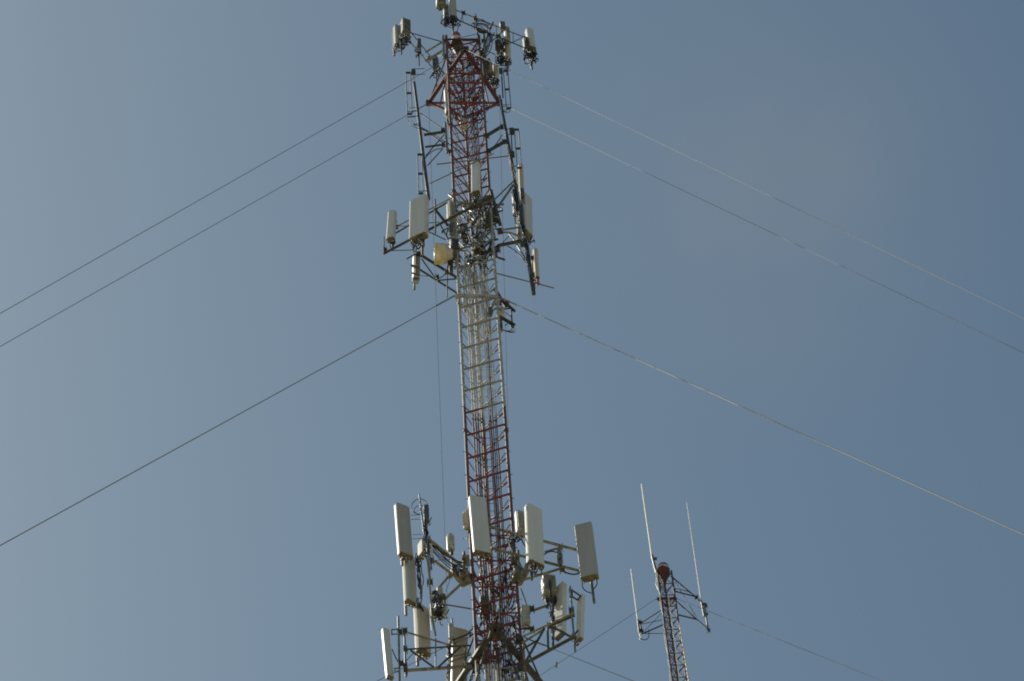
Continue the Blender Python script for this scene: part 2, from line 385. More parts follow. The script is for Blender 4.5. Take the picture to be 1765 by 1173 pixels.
# ------------------------------------------------------------------ small hardware
def jumper(t, p, q, sag, r=.011, m=None, side=None, conn=True):
    o = t.part('jumper_cable', MB().tube(curve(p, q, sag, 9, side), r, 6), m or M['black'])
    if conn: t.part('connector', MB().tube([p, p+(Vector((0, 0, -.075)))], r*1.5, 8), M['chrome'], o)
def bundle(t, c, wpx, hpx, n, r=.010, conn=.8):     # tangle of hanging jumpers around c, sizes in photo px
    s = mpp(c); w = wpx*s; h = hpx*s/.5
    for i in range(n):
        a = c+Vector((rnd.uniform(-w, w)/2, rnd.uniform(-.08, .08), rnd.uniform(-.1, .05)))
        e = c+Vector((rnd.uniform(-w, w)/2, rnd.uniform(-.1, .15), -h*rnd.uniform(.0, .45)))
        jumper(t, a, e, h*rnd.uniform(.35, .8), r*rnd.uniform(.8, 1.25), None, Vector((rnd.uniform(-.5, .5), rnd.uniform(-.3, .3), -1)), rnd.random() < conn)
def rprof(w, d, r, n=4, back=None):
    back = r if back is None else back
    pts = []
    for (cx, cy, rr, a0) in ((-w/2+r, -d/2+r, r, 180), (w/2-r, -d/2+r, r, 270), (w/2-back, d/2-back, back, 0), (-w/2+back, d/2-back, back, 90)):
        for k in range(n+1):
            a = math.radians(a0+90*k/n); pts.append((cx+rr*math.cos(a), cy+rr*math.sin(a)))
    return pts
def panel(label, bl_, br_, tl_, v, thick, m='radome', capm='cap', group=None, jn=4, pipe=(.25, .25), brk=True, rnd_=.35, chan=False, jh=9, back=1, name='panel_antenna'):
    BL = P(*bl_, v); BR = H(*br_, BL.z); TL = P(*tl_, v)
    wv = (BR-BL); w = wv.length; wv.normalize()
    up = (TL-BL); L = up.length; up.normalize(); wv = (wv-up*wv.dot(up)).normalized()
    n = up.cross(wv)                                # pointing away from the camera (+Y side)
    if n.y < 0: n = -n
    t = Thing(name, label, 'antenna', (BL+BR)/2, group)
    c0 = (BL+BR)/2+n*(thick/2)
    prof = rprof(w, thick, min(thick, w)*rnd_, 4, min(thick, w)*.12)
    b = MB().prism(prof, c0+up*.03, wv, n, up, L-.05, True)
    prof2 = [(x*.93, y*.9) for x, y in prof]
    b.prism(prof2, c0+up*(L-.02), wv, n, up, .02, False)
    t.part('radome', b, M[m])
    t.part('end_cap', MB().prism([(x*.97, y*.95) for x, y in prof], c0, wv, n, up, .034, False), M[capm])
    pc = c0+n*(thick/2+.11)*back
    pp = [pc-up*pipe[0], pc+up*(L+pipe[1])] if pipe else None
    if pipe: t.part('mounting_pipe', MB().tube(pp, .030, 12), M['steel'])
    if brk:
        for f in (.12, .88):
            q = c0+up*(L*f)
            t.part('bracket', MB().box(q+n*(thick/2+.055)*back, wv, n, up, .10, .13, .06).box(q+n*(thick/2+.11)*back, wv, n, up, .13, .035, .10), M['dsteel'])
    for i in range(jn):
        f = (i+.7)/(jn+.4)-.5
        p = c0+wv*(w*f*.8)+n*rnd.uniform(-.2, .2)*thick
        e = pc+up*rnd.uniform(.1, .5)+wv*rnd.uniform(-.08, .08)-UP*.15
        jumper(t, p, e, jh*mpp(p)/.5*rnd.uniform(.5, 1.0), .011, None, Vector((rnd.uniform(-.35, .35), 0, -1)))
    return t, c0, wv, n, up, L
def rru(label, cx, cy, wpx, hpx, v, yaw=0, m='rru', thick=.16, group=None, jn=3, jh=7, fins=True, name='radio_unit'):
    c = P(cx, cy, v); s = mpp(c); w = wpx*s; h = hpx*s/.52
    a = math.radians(yaw); ax = Vector((math.cos(a), math.sin(a), 0)); ay = Vector((-math.sin(a), math.cos(a), 0))
    t = Thing(name, label, 'radio unit', c-UP*h/2, group)
    b = MB(); b.prism(rprof(w, thick, .02, 2), c-UP*h/2, ax, ay, UP, h)
    body = t.part('housing', b, M[m])
    if fins:
        f = MB().box(c, ax, ay, UP, w*.9, thick+.004, h*.8); k = max(4, int(w/.035))
        for i in range(k):
            x = (i+.5)/k-.5; f.box(c+ax*(x*w*.86)-ay*(thick/2+.012), ax, ay, UP, .007, .026, h*.80)
            f.box(c+ax*(x*w*.86)+ay*(thick/2+.012), ax, ay, UP, .007, .026, h*.80)
        t.part('cooling_fins', f, M[m])
    t.part('bracket', MB().box(c+ay*(thick/2+.06), ax, ay, UP, w*.4, .09, h*.3), M['dsteel'])
    for i in range(jn):
        x = (i+.5)/jn-.5; p = c-UP*(h/2)+ax*(x*w*.7)
        e = p+Vector((rnd.uniform(-.12, .12), rnd.uniform(0, .25), rnd.uniform(-.1, .25)))
        jumper(t, p, e, jh*s/.5*rnd.uniform(.5, 1), .010, None, Vector((rnd.uniform(-.4, .4), rnd.uniform(-.2, .2), -1)))
    return t
class Mount(Thing):
    def __init__(s, label, loc, name='antenna_mount', cat='mounting frame', group=None): super().__init__(name, label, cat, loc, group)
    def rail(s, p, q, w, m='steel', nm='rail'): return s.part(nm, T(MB(), p, q, w, 10), M[m])
    def sq(s, p, q, w, m='steel', nm='standoff_arm'):
        ww = w*mpp((p+q)/2); return s.part(nm, MB().beam(p, q, ww, ww), M[m])
    def pipe(s, p, q, w, m='steel'): return s.part('mounting_pipe', T(MB(), p, q, w, 10), M[m])
    def clamp(s, p, w=7, h=7, m='dsteel', d=.14):
        d *= .7; ww = .72*w*mpp(p); b = MB().box(p, rv, Vector((0, 1, 0)), UP, ww, d, h*mpp(p)/.5*.42)
        for k in (-1, 1):
            b.tube([p+Vector((k*ww*.6, -d*.8, .03)), p+Vector((k*ww*.6, d*.8, .03))], .008, 6)
            b.tube([p+Vector((k*ww*.6, -d*.8, -.06)), p+Vector((k*ww*.6, d*.8, -.06))], .008, 6)
        return s.part('clamp', b, M[m])

# ================================================================== TOP PLATFORM
mt = Mount('steel antenna frame reaching left from the top of the big tower', P(772, 75, -.2), group='frames around the tower top')
p0 = P(764, 80, -.26)
mt.pipe(P(763.5, 61, -.3), P(765.5, 100, -.3), 4.2, 'steel')
a1 = H(733, 90, P(764, 71, -.26).z); mt.sq(P(764, 71, -.26), a1, 2.6, 'osteel')
a2 = H(733, 105, P(764, 86, -.26).z); mt.sq(P(764, 86, -.26), a2, 3.4, 'osteel')
# rails of the left rear side
u0 = P(704, 50, -.25); u1 = H(769, 130, u0.z); mt.rail(u0, u1, 1.8, 'dsteel')
l0 = P(703, 67, -.25); l1 = H(760, 133, l0.z); mt.rail(l0, l1, 1.8, 'steel')
mt.rail(P(707, 56, -.25), P(763, 72, -.2), 1.8, 'dsteel')
mt.rail(P(742, 98, .1), P(763, 95, -.2), 1.2, 'bronze', 'strut')
for x, y, v in ((766, 70, -.27), (766, 97, -.27), (740, 100, .1)): mt.clamp(P(x, y, v), 6, 4)
for k in (.25, .62, .85):
    q = u0.lerp(u1, k); r_ = l0.lerp(l1, k); mt.rail(q, r_, 1.3, 'dsteel', 'strut')
for (x0, y0, x1, y1) in ((721, 70, 722.5, 112), (752, 104, 752.5, 150)):
    mt.pipe(P(x0, y0, .1 if x0 < 740 else .7), P(x1, y1, .1 if x0 < 740 else .7), 2.4, 'dsteel')
mt2 = Mount('double rail steel frame across the top right of the big tower', P(828, 75, -.1), group='frames around the tower top')
u0 = P(786, 17, -.9); u1 = H(912, 67, u0.z); mt2.rail(u0, u1, 2.0, 'bronze')
w0 = P(786, 33, -.9); w1 = H(909, 84, w0.z); mt2.rail(w0, w1, 2.2, 'dsteel')
for k in (.08, .29, .55, .78, .95):
    a_ = u0.lerp(u1, k); b_ = w0.lerp(w1, min(1, k+.02)); mt2.rail(a_, b_, 1.2, 'dsteel', 'strut')
mt2.rail(P(850, 38, -.3), P(829, 92, -.15), 2.8, 'dsteel'); mt2.rail(P(852, 56, -.3), P(835, 92, -.15), 2.6, 'steel')
mt2.rail(P(866, 55, -.1), P(846, 72, -.15), 2.0, 'dsteel')
mt2.pipe(P(819, 24, -.55), P(821, 45, -.55), 2.8); mt2.pipe(P(821, 45, -.55), P(826, 72, -.35), 2.6, 'dsteel')
mt2.rail(P(799, 21, -.8), P(786, 58, -.35), 1.5, 'dsteel', 'strut'); mt2.pipe(P(779, 38, -.8), P(782, 60, -.45), 2.6, 'dsteel')
mt2.rail(P(797, 70, -.1), P(826, 70, -.1), 1.6, 'bronze', 'strut')
mt2.pipe(P(834, 60, -.2), P(836, 99, -.2), 5, 'steel')
mt2.rail(P(807, 74, -.2), P(822, 81, -.1), 1.7, 'steel', 'strut')
mt2.rail(P(828, 84, -.1), P(812, 92, -.2), 1.8, 'red', 'strut')
mt2.rail(P(836, 86, -.15), P(857, 95, .1), 1.5, 'dsteel', 'strut')
mt2.rail(P(905, 42+20, .4), P(868, 80, .3), 1.4, 'dsteel', 'strut')
for x, y, v in ((799, 22, -.8), (819, 31, -.6), (833, 70, -.2), (834, 98, -.2), (825, 70, -.3), (858, 62, -.1)): mt2.clamp(P(x, y, v), 6, 4)
bt = Thing('cable_bundle', 'black jumper cables looped along the top right frame of the big tower', 'cable bundle', P(835, 60, -.3))
for i in range(7):
    a_ = P(815+rnd.uniform(-3, 3), 45+rnd.uniform(-4, 4), -.5); b_ = P(842+rnd.uniform(-4, 4), 42+rnd.uniform(-5, 14), -.35)
    jumper(bt, a_, b_, rnd.uniform(-.28, -.08), .012)
for i in range(7):
    a_ = P(842+rnd.uniform(-5, 4), 50+rnd.uniform(-6, 6), -.3); b_ = P(828+rnd.uniform(-4, 6), 96+rnd.uniform(-5, 12), -.1)
    jumper(bt, a_, b_, rnd.uniform(.05, .22), .012, None, Vector((1, 0, -.3)))
bt.part('cable_wrap', MB().tube(curve(P(823, 51, -.45), P(838, 54, -.4), .08, 6), .05, 8), M['dsteel'])
# antennas and radios
pa = panel('flat grey panel antenna at the far left of the tower top', (682.5, 73), (690, 76), (681, 40), -.25, .16, 'radome_d', 'dcap', 'antennas of the tower top', 3, (.25, .1), False)
bundle(pa[0], P(690, 76, -.2), 24, 12, 14)
rru('pair of stacked olive radio units right behind the far left antenna of the tower top', 698, 50, 15, 26, -.25, 25, 'rru_m', .3, jn=5, jh=8)
rru('slim grey radio unit hanging under the olive pair at the top left', 696.5, 67, 9, 14, -.15, 10, 'rru_d', .14, jn=3, jh=6)
mt.pipe(P(691, 60, -.2), P(692, 93, -.2), 2.6, 'dsteel')
rru('small black tower amplifier clamped on the pipe near the top left rails', 722.5, 75, 7, 15, .05, 0, 'dcap' if False else 'rru_d', .12, jn=4, jh=8, fins=False)
r_ = rru('slanting dark filter unit hanging on the lower end of the top left rails', 751, 110, 9, 22, .65, -30, 'rru_d', .12, jn=5, jh=8)
rru('round shouldered grey radio unit at the very top edge of the photo', 760, 4, 16, 14, -.85, 10, 'rru_m', .22, jn=3, jh=8)
rru('olive radio unit hanging between the topmost radio and the topmost panel', 769, 24, 9, 34, -.8, 10, 'rru_m', .14, jn=4, jh=6)
pb = panel('grey panel antenna cut off by the top edge of the photo', (776, 26), (788, 27), (773, -32), -.9, .15, 'radome_d', 'dcap', 'antennas of the tower top', 2, (.3, .1), False)
bundle(pb[0], P(778, 30, -.85), 26, 16, 22, .011, .5)
bundle(pb[0], P(765, 22, -.85), 10, 24, 3, .008, .3)
pc_ = panel('tall grey panel antenna at the upper right end of the tower top frame', (913.5, 78), (925.5, 82), (908, 45), .45, .17, 'radome', 'dcap', 'antennas of the tower top', 2, (.9, .05), False)
bundle(pc_[0], P(915, 88, .5), 20, 22, 26, .012, .25)
rru('dark radio unit tucked left of the upper right end antenna', 906.5, 76, 9, 22, .5, 20, 'rru_d', .16, jn=3, jh=8)
rru('black radio unit standing highest on the right part of the top frame', 866, 44, 9, 11, .0, 10, 'dcap', .12, jn=2, jh=4, fins=False)
rru('dark box radio left of the right centre antenna pipe at the tower top', 861, 79, 14, 18, .15, -20, 'rru_d', .18, jn=5, jh=10)
rru('brown grey radio unit under the black one on the right of the top frame', 874, 60, 9, 26, .1, 15, 'rru', .16, jn=3, jh=5)
pd = panel('cream and grey panel antenna with stained back right of the tower top', (871, 103), (881.5, 104), (870, 72), .15, .16, 'radome_t', 'dcap', 'antennas of the tower top', 2, (.35, .25), False)
bundle(pd[0], P(868, 100, .1), 24, 14, 22, .011, .4)
rru('pale hooded radio unit beside the right leg just below the tower top', 841, 117, 14, 24, .3, -25, 'rru_m', .2, jn=4, jh=8)
pe = panel('short pale antenna hanging right of the hooded radio below the top', (851, 134), (860, 135), (850, 108), .4, .14, 'radome_t', 'dcap', 'antennas of the tower top', 3, (.3, .2), False)
bundle(pe[0], P(852, 138, .4), 18, 10, 14, .011, .5)
pf = panel('grey antenna behind the upper left tower leg above the red star arm', (768.5, 190), (779, 191), (764.5, 128), .45, .16, 'radome', 'cap', 'antennas of the tower top', 3, (.2, .2), True)
rru('white hood of a small unit inside the tower under the red star arm', 798, 213, 11, 18, .25, 20, 'radome_w', .10, jn=2, jh=4, fins=False)
# jumbled cables inside the top part
for (c_, w_, h_, n_) in ((P(697, 60, -.4), 18, 18, 12), (P(721, 84, -.05), 8, 14, 6), (P(752, 120, .5), 12, 16, 8), (P(867, 62, -.1), 14, 20, 10), (P(860, 92, 0), 14, 14, 12), (P(845, 128, .2), 18, 16, 12)):
    bundle(bt, c_, w_, h_, n_, .011, .5)
bt = Thing('cable_bundle', 'tangle of thin black cables inside the red top section of the big tower', 'cable bundle', P(805, 150, 0))
for i in range(70):
    x = rnd.uniform(780, 832); y = rnd.uniform(80, 205)
    a_ = P(x, y, rnd.uniform(-.2, .3)); b_ = P(x+rnd.uniform(-14, 14), y+rnd.uniform(10, 34), rnd.uniform(-.2, .3))
    jumper(bt, a_, b_, rnd.uniform(.05, .25), rnd.uniform(.009, .016), None, Vector((rnd.uniform(-1, 1), 0, -.5)), i % 4 == 0)
# ================================================================== DIPOLE POLES
def dipole(label, pole, v, loops, vv=0.0, m='dsteel', extra=()):
    (x0, y0, x1, y1, w0, w1) = pole
    p, q = P(x1, y1, v), P(x0, y0, v+vv)
    t = Thing('dipole_antenna', label, 'antenna', p, 'exposed dipole antennas on leaning poles')
    t.part('pole', MB().tube([p, p.lerp(q, .5), q], w1*mpp(p)/2, 12, True, w0*mpp(q)/2), M[m])
    for (xa, ya, xb, yb, gap) in loops:
        a_ = P(xa, ya, v); b_ = P(xb, yb, v); c_ = P(xa+gap, ya, v); d_ = P(xb+gap, yb, v); r = 1.7*mpp(a_)/2
        lp = MB().tube([a_, b_], r, 8).tube([c_, d_], r, 8).tube([a_, c_], r*1.2, 8).tube([b_, d_], r*1.2, 8)
        o = t.part('dipole_loop', lp, M['steel'])
        for k in (0, .5, 1):
            t.part('spacer', MB().beam(a_.lerp(b_, k), c_.lerp(d_, k), .05, .05), M['black'], o)
        cx = a_.lerp(b_, .95); f = (cx-p).dot((q-p).normalized()); tgt = p+(q-p).normalized()*f
        t.part('loop_arm', MB().tube([cx, tgt], .012, 6), M['dsteel']); t.part('loop_arm', MB().tube([cx-UP*.3, tgt-UP*.3], .012, 6), M['dsteel'])
    for (xa, ya, xb, yb, w) in extra: t.part('support_rod', T(MB(), P(xa, ya, v), P(xb, yb, v), w), M['dsteel'])
    return t
d1 = dipole('leaning dark pole with folded dipole loops on the left of the tower', (714, 142, 739, 343, 4.6, 6.0), -.25,
    [(699.5, 125, 702, 196, 8), (719.5, 266, 721.5, 333, 7.5)], 0, 'dsteel',
    [(712, 120, 714, 144, 1.8), (711, 118.5, 732, 118, 1.3), (713, 128, 733, 127.5, 1.3), (706, 185.5, 716, 185, 1.2), (701, 202, 716, 201, 1.2)])
d1.part('clamp', MB().box(P(712.5, 124, -.25), rv, Vector((0, 1, 0)), UP, .12, .1, .2), M['dsteel'])
jumper(d1, P(702, 206, -.25), P(722, 221, -.25), .12, .009); jumper(d1, P(709, 208, -.25), P(719, 212, -.25), .18, .008)
d2 = dipole('leaning dark pole with two pairs of dipole loops right of the tower', (861, 165, 886, 300, 4.6, 6.0), -.1,
    [(867.5, 122, 873, 186, 7.8), (886.5, 223, 891.5, 289, 7.5)], 0, 'dsteel',
    [(864, 119, 867, 168, 2.4), (881, 228, 883, 265, 2.2), (862, 118, 876, 120, 1.4), (872, 222, 888, 221, 1.2), (873, 231, 884, 231, 1.2), (868, 180.5, 878, 180, 1.2), (868, 189.5, 879, 188, 1.2)])
d2.part('clamp', MB().box(P(863, 122, -.1), rv, Vector((0, 1, 0)), UP, .1, .1, .2).box(P(882, 226, -.1), rv, Vector((0, 1, 0)), UP, .12, .1, .25).box(P(883, 266, -.1), rv, Vector((0, 1, 0)), UP, .12, .1, .2), M['dsteel'])
jumper(d2, P(880, 190, -.1), P(869, 192, -.1), .10, .009, None, None, False)
lp_ = Thing('leaning_pole', 'long leaning steel pole carrying the right hand antennas down to its free lower end', 'pole', P(920, 506, -.1))
lp_.part('pole', MB().tube([P(920, 506, -.1), P(884, 288, -.1)], 7.0*mpp(P(900, 400, -.1))/2, 12, True, 5.6*mpp(P(886, 300, -.1))/2), M['dsteel'])
for i in range(6):     # cables strapped along it
    o_ = rnd.uniform(-3, 5); a_ = P(884+o_, 300+rnd.uniform(-20, 30), -.16); b_ = P(914+o_*.8, 440+rnd.uniform(0, 50), -.16)
    lp_.part('strapped_cable', MB().tube(wob([a_.lerp(b_, k/12) for k in range(13)], .025), .012, 6), M['chrome' if i in (1, 4) else 'black'])
d2.part('strapped_cable', MB().tube(wob([P(860, 162, -.17).lerp(P(869, 222, -.17), k/9) for k in range(10)], .012), .013, 6), M['chrome'])
d2.part('strapped_cable', MB().tube(wob([P(873, 248, -.17).lerp(P(884, 305, -.17), k/9) for k in range(10)], .012), .013, 6), M['chrome'])
# collars of those poles
mc = Mount('dark steel bracket joining the left leaning pole to the tower leg', P(768, 250, -.3), group='brackets of the leaning poles')
mc.pipe(P(767.5, 211, -.32), P(771, 263, -.32), 4.4, 'steel')
mc.sq(P(731, 232, -.25), P(764, 227, -.32), 4.0, 'dsteel'); mc.sq(P(733, 253, -.25), P(766, 248.5, -.32), 3.0, 'dsteel')
mc.clamp(P(763, 224, -.32), 6, 9); mc.clamp(P(764, 249, -.32), 6, 9); mc.clamp(P(776, 216, -.28), 7, 5); mc.clamp(P(777, 261, -.28), 8, 7)
mc.rail(P(725, 195, -.25), P(762, 221, -.3), 2.0, 'dsteel', 'strut'); mc.rail(P(728, 222, -.25), P(764, 246, -.3), 2.6, 'dsteel', 'strut')
mc.rail(P(766, 231, -.3), P(734, 268, -.25), 2.0, 'dsteel', 'strut'); mc.rail(P(763, 256, -.3), P(737, 285, -.25), 1.9, 'dsteel', 'strut')
mc.part('cable', MB().tube(curve(P(713, 213, -.25), P(762, 241, -.35), -.05, 8)+curve(P(762, 241, -.35), P(815, 282, -.35), -.12, 8), .014, 6), M['black'])
mc.part('cable', MB().tube(curve(P(762, 256, -.35), P(733, 272, -.3), -.16, 10), .013, 6), M['black'])
mc = Mount('dark steel bracket joining the right leaning pole to the tower leg', P(838, 240, -.2), group='brackets of the leaning poles')
mc.sq(P(838, 234, -.22), P(866, 217, -.12), 5, 'dsteel'); mc.sq(P(840, 261, -.22), P(869, 244, -.12), 5, 'dsteel')
mc.clamp(P(838, 233, -.24), 11, 8); mc.clamp(P(841, 260, -.24), 11, 8); mc.clamp(P(867, 218, -.1), 8, 10); mc.clamp(P(869, 244, -.1), 8, 8)
mc.part('cable', MB().tube(curve(P(865, 232, -.1), P(851, 252, -.2), .06, 8), .013, 6), M['black'])
# loose horizontal tubes
def tube_thing(label, p, q, w, m='bronze'): single('cross_tube', label, 'tube', T(MB(), p, q, w, 8), M[m], 'loose tubes lashed across the big tower')
a_ = P(752, 283, -.3); tube_thing('brown tube lashed level across the tower behind the centre panel top', a_, P(876, 268.5, -.3), 2.2)
a_ = P(741, 316, -.35); tube_thing('brown slanting tube crossing the tower above the centre panel', a_, H(851, 264, a_.z), 2.0)
a_ = P(853, 470, -.1); tube_thing('long thin brown tube sticking out to the right below the middle frame', a_, P(954.5, 496, -.1), 2.2)

# ================================================================== MIDDLE FRAME
mf = Mount('long steel sector frame reaching left at the middle of the tower', P(800, 380, -.4), group='frames at the middle of the big tower')
r0 = P(661, 437, .25); r1 = H(850, 337, r0.z); mf.rail(r0, r1, 4.6, 'dsteel')
t0 = P(682, 391, .25); t1 = H(822, 318, t0.z); mf.rail(t0, t1, 2.2, 'osteel')
s0 = P(678, 404, .25); s1 = H(770, 349, s0.z); mf.rail(s0, s1, 3.0, 'dsteel')
mf.pipe(P(662, 408, .22), P(662, 438, .22), 2.2, 'dsteel'); mf.pipe(P(750, 343, -.72), P(750.5, 402, -.72), 2.8, 'steel')
mf.rail(P(664, 432, .2), P(714, 430.5, .1), 1.8, 'bronze', 'strut'); mf.rail(P(680, 390, .2), P(703, 389, .0), 1.5, 'osteel', 'strut')
mf.sq(P(752, 363, -.7), P(772, 388, -.45), 4.0, 'dsteel'); mf.rail(P(758, 385, -.7), P(773, 412, -.4), 2.4, 'dsteel', 'strut')
mf.rail(P(737, 384, -.6), P(757, 382.5, -.6), 1.6, 'bronze', 'strut')
mf.rail(P(795, 348, -.5), P(780, 368, -.55), 3.0, 'steel', 'strut')
for x, y, v in ((751, 362, -.7), (716, 408, -.35), (664, 430, .2), (683, 391, .2)): mf.clamp(P(x, y, v), 6, 5)
mf.rail(P(735, 397, -.6), P(768, 413, -.4), 2.0, 'dsteel', 'strut')
panel('narrow panel antenna at the far left end of the middle frame', (664.5, 411), (678.5, 407), (668, 363.5), .0, .15, 'radome', 'cap', 'antennas of the middle frames', 5, (.1, .1), True, jh=7)
pq = panel('widest pale grey panel antenna on the left of the middle frame', (704, 411.5), (733, 398.5), (705.5, 345), -.75, .20, 'radome', 'cap', 'antennas of the middle frames', 6, (.5, .0), False, .2, jh=10)
bundle(pq[0], P(718, 415, -.75), 26, 9, 12, .011)
bundle(pq[0], P(718, 428, -.6), 16, 5, 6, .011)
mf2 = Mount('dark lower left steel frame sloping behind the drum antenna', P(790, 480, 0), group='frames at the middle of the big tower')
q0 = P(722, 437, -.3); q1 = H(792, 481, q0.z); mf2.rail(q0, q1, 5.2, 'dsteel')
q2 = P(712, 457, -.3); q3 = H(790, 506, q2.z); mf2.rail(q2, q3, 3.6, 'dsteel')
mf2.rail(P(727, 446, -.25), P(751, 480, -.05), 2.4, 'dsteel', 'strut'); mf2.rail(P(753, 483, 0), P(790, 480, .1), 2.6, 'dsteel', 'strut')
mf2.pipe(P(771, 458, .1), P(770.5, 512, .1), 2.4, 'steel'); mf2.rail(P(701, 446, -.3), P(722, 434, -.3), 2.4, 'dsteel')
mf2.rail(P(725, 475, -.2), P(740, 475.5, -.1), 1.2, 'bronze', 'strut')
mf2.part('cable', MB().tube(curve(P(752, 479, -.1), P(769, 469, 0), .10, 8), .012, 6), M['black'])
mf2.clamp(P(771, 469, .1), 8, 5); mf2.clamp(P(721, 437, -.3), 9, 7); mf2.clamp(P(754, 477, -.05), 5, 4)
pg = panel('antenna seen from its ribbed back at the lower left of the middle frame', (712.5, 477), (724, 479), (713, 436), -.25, .17, 'radome', 'dcap', 'antennas of the middle frames', 0, (.1, .1), False, .08)
ch = MB()
for k in (-.28, -.05, .2, .4): ch.box(pg[1]-pg[3]*.10+pg[2]*(.16*k*1.0)+pg[4]*.55, pg[2], pg[3], pg[4], .018, .05, pg[5]*.8)
pg[0].part('back_rib', ch, M['radome_d'])
pg[0].part('pipe_clamp', MB().beam(P(709, 457, -.38), P(722, 462, -.38), .05, .05).beam(P(710, 470, -.38), P(723, 474, -.38), .03, .04), M['dsteel'])
for i in range(6):
    x = 711.5+i*2; pg[0].part('connector', MB().tube([P(x, 478+i*.3, -.2), P(x, 484+(i % 2)*3, -.2)], .012, 8), M['chrome'])
# drum antenna
dc = P(758, 437, -.55)
da = Vector((-1, -.10, .02)).normalized()
t = Thing('drum_antenna', 'round drum antenna with yellow stained white cover left of the tower leg', 'antenna', dc)
RD = .265; t.part('cover', MB().lathe(dc-da*.10, [(RD, 0), (RD*1.0, .02), (RD*1.0, .20), (RD*.97, .225), (RD*.5, .24), (.02, .245)], 32, da), M['dish'])
t.part('drum_body', MB().lathe(dc-da*.36, [(.10, .04), (.14, .08), (RD*.62, .16), (RD*.95, .20), (RD*.98, .262)], 32, da), M['radome_t'])
t.part('radio_box', MB().box(dc-da*.36, da.cross(UP).normalized(), UP, da, .16, .2, .12), M['rru_d'])
t.part('bracket', MB().tube([P(777, 440, -.3), P(777.5, 470, -.3)], .05, 10).box(P(776, 452, -.3), rv, Vector((0, 1, 0)), UP, .13, .13, .3), M['dsteel'])
# centre panel
ph = panel('narrow white panel antenna standing in front of the tower above the middle frame', (811.5, 331), (825.5, 327), (811.5, 280), -.75, .16, 'radome_w', 'cap', 'antennas of the middle frames', 4, (.3, .1), False, .3, jh=7)
bundle(ph[0], P(818, 340, -.7), 16, 8, 10, .010)
# right side arms
mr = Mount('curved steel arms joining the tower to the right antennas at the middle', P(860, 400, 0), group='frames at the middle of the big tower')
mr.rail(P(850, 346, -.1), P(886, 311, 0), 2.4, 'dsteel'); mr.rail(P(858, 357, -.1), P(884, 319, 0), 4.4, 'steel')
mr.sq(P(846, 328, -.3), P(862, 387, -.1), 5.5, 'dsteel'); mr.rail(P(866, 396, -.1), P(897, 391, -.05), 3.4, 'steel')
mr.part('curved_arm', MB().tube(curve(P(864, 401, -.1), P(899, 411, -.05), -.14, 10), 3.4*.014/2, 10), M['osteel'])
mr.sq(P(858, 423, -.15), P(902, 414, -.05), 5.0, 'dsteel'); mr.rail(P(878, 403, -.1), P(889, 417, -.1), 2.6, 'osteel', 'strut')
mr.rail(P(866, 418, -.1), P(877, 407, -.1), 1.5, 'dsteel', 'strut')
mr.part('curved_arm', MB().tube(curve(P(875, 424, -.1), P(907, 452, -.1), -.10, 10), 2.2*.014/2, 8), M['dsteel'])
mr.rail(P(890, 420, -.15), P(906, 446, -.12), 3.0, 'steel', 'strut')
for x, y, w, h in ((862, 398, 10, 14), (857, 430, 12, 10), (852, 438, 12, 8), (846, 378, 8, 10), (902, 421, 13, 9)): mr.clamp(P(x, y, -.15), w, h)
mr.sq(P(816, 353, -.5), P(846, 339, -.4), 6.0, 'dsteel'); mr.sq(P(829, 353, -.45), P(852, 343, -.35), 4.0, 'steel')
mr.part('curved_arm', MB().tube(curve(P(828, 433, -.3), P(858, 412, -.2), -.12, 10), .028, 8), M['dsteel'])
mr.part('curved_arm', MB().tube(curve(P(836, 446, -.3), P(853, 408, -.2), -.10, 10), .022, 8), M['black'])
panel('slim rounded antenna beside the right leaning pole above the big right panel', (897.5, 325), (905, 328), (895.5, 279), .1, .12, 'radome_t', 'cap', 'antennas of the middle frames', 3, (.1, .0), False, .45)
pi_ = panel('large grey panel antenna with brown bottom on the right of the middle frame', (905, 392), (921, 409), (903.5, 328), .05, .26, 'radome', 'cap', 'antennas of the middle frames', 5, (.1, .0), False, .3, jh=8)
bundle(pi_[0], P(911, 411, .05), 22, 8, 12, .011, .5)
rru('dark ribbed radio unit on the leaning pole beside the large right panel', 888, 350, 9, 42, -.05, 20, 'rru_d', .16, jn=4, jh=8)
rru('dark radio unit strapped low on the leaning pole beside the large right panel', 898, 372, 9, 40, -.1, 5, 'rru_d', .16, jn=4, jh=8)
rru('black tower amplifier under the slim rounded antenna on the right', 900, 335, 7, 16, .0, 5, 'dcap', .14, jn=3, jh=4, fins=False)
pj = panel('lowest slim antenna at the free end of the leaning pole with red taped connectors', (924.5, 475), (931.5, 478), (921.5, 425), .0, .12, 'radome_t', 'dcap', 'antennas of the middle frames', 3, (.25, .0), True, .45, jh=6)
pj[0].part('taped_connector', MB().tube([P(927, 482, -.02), P(927.5, 490, -.02)], .032, 10).tube([P(924, 487.5, -.02), P(931, 489, -.02)], .02, 8), M['tape'])
mr2 = Mount('short stub clamps holding the lowest slim antenna to the leaning pole', P(915, 475, -.1), 'clamp_set', 'clamp')
mr2.pipe(P(914.5, 445, -.05), P(917, 468, -.05), 1.8, 'osteel'); mr2.clamp(P(917, 444, -.05), 7, 4); mr2.clamp(P(918, 474, -.05), 8, 8)
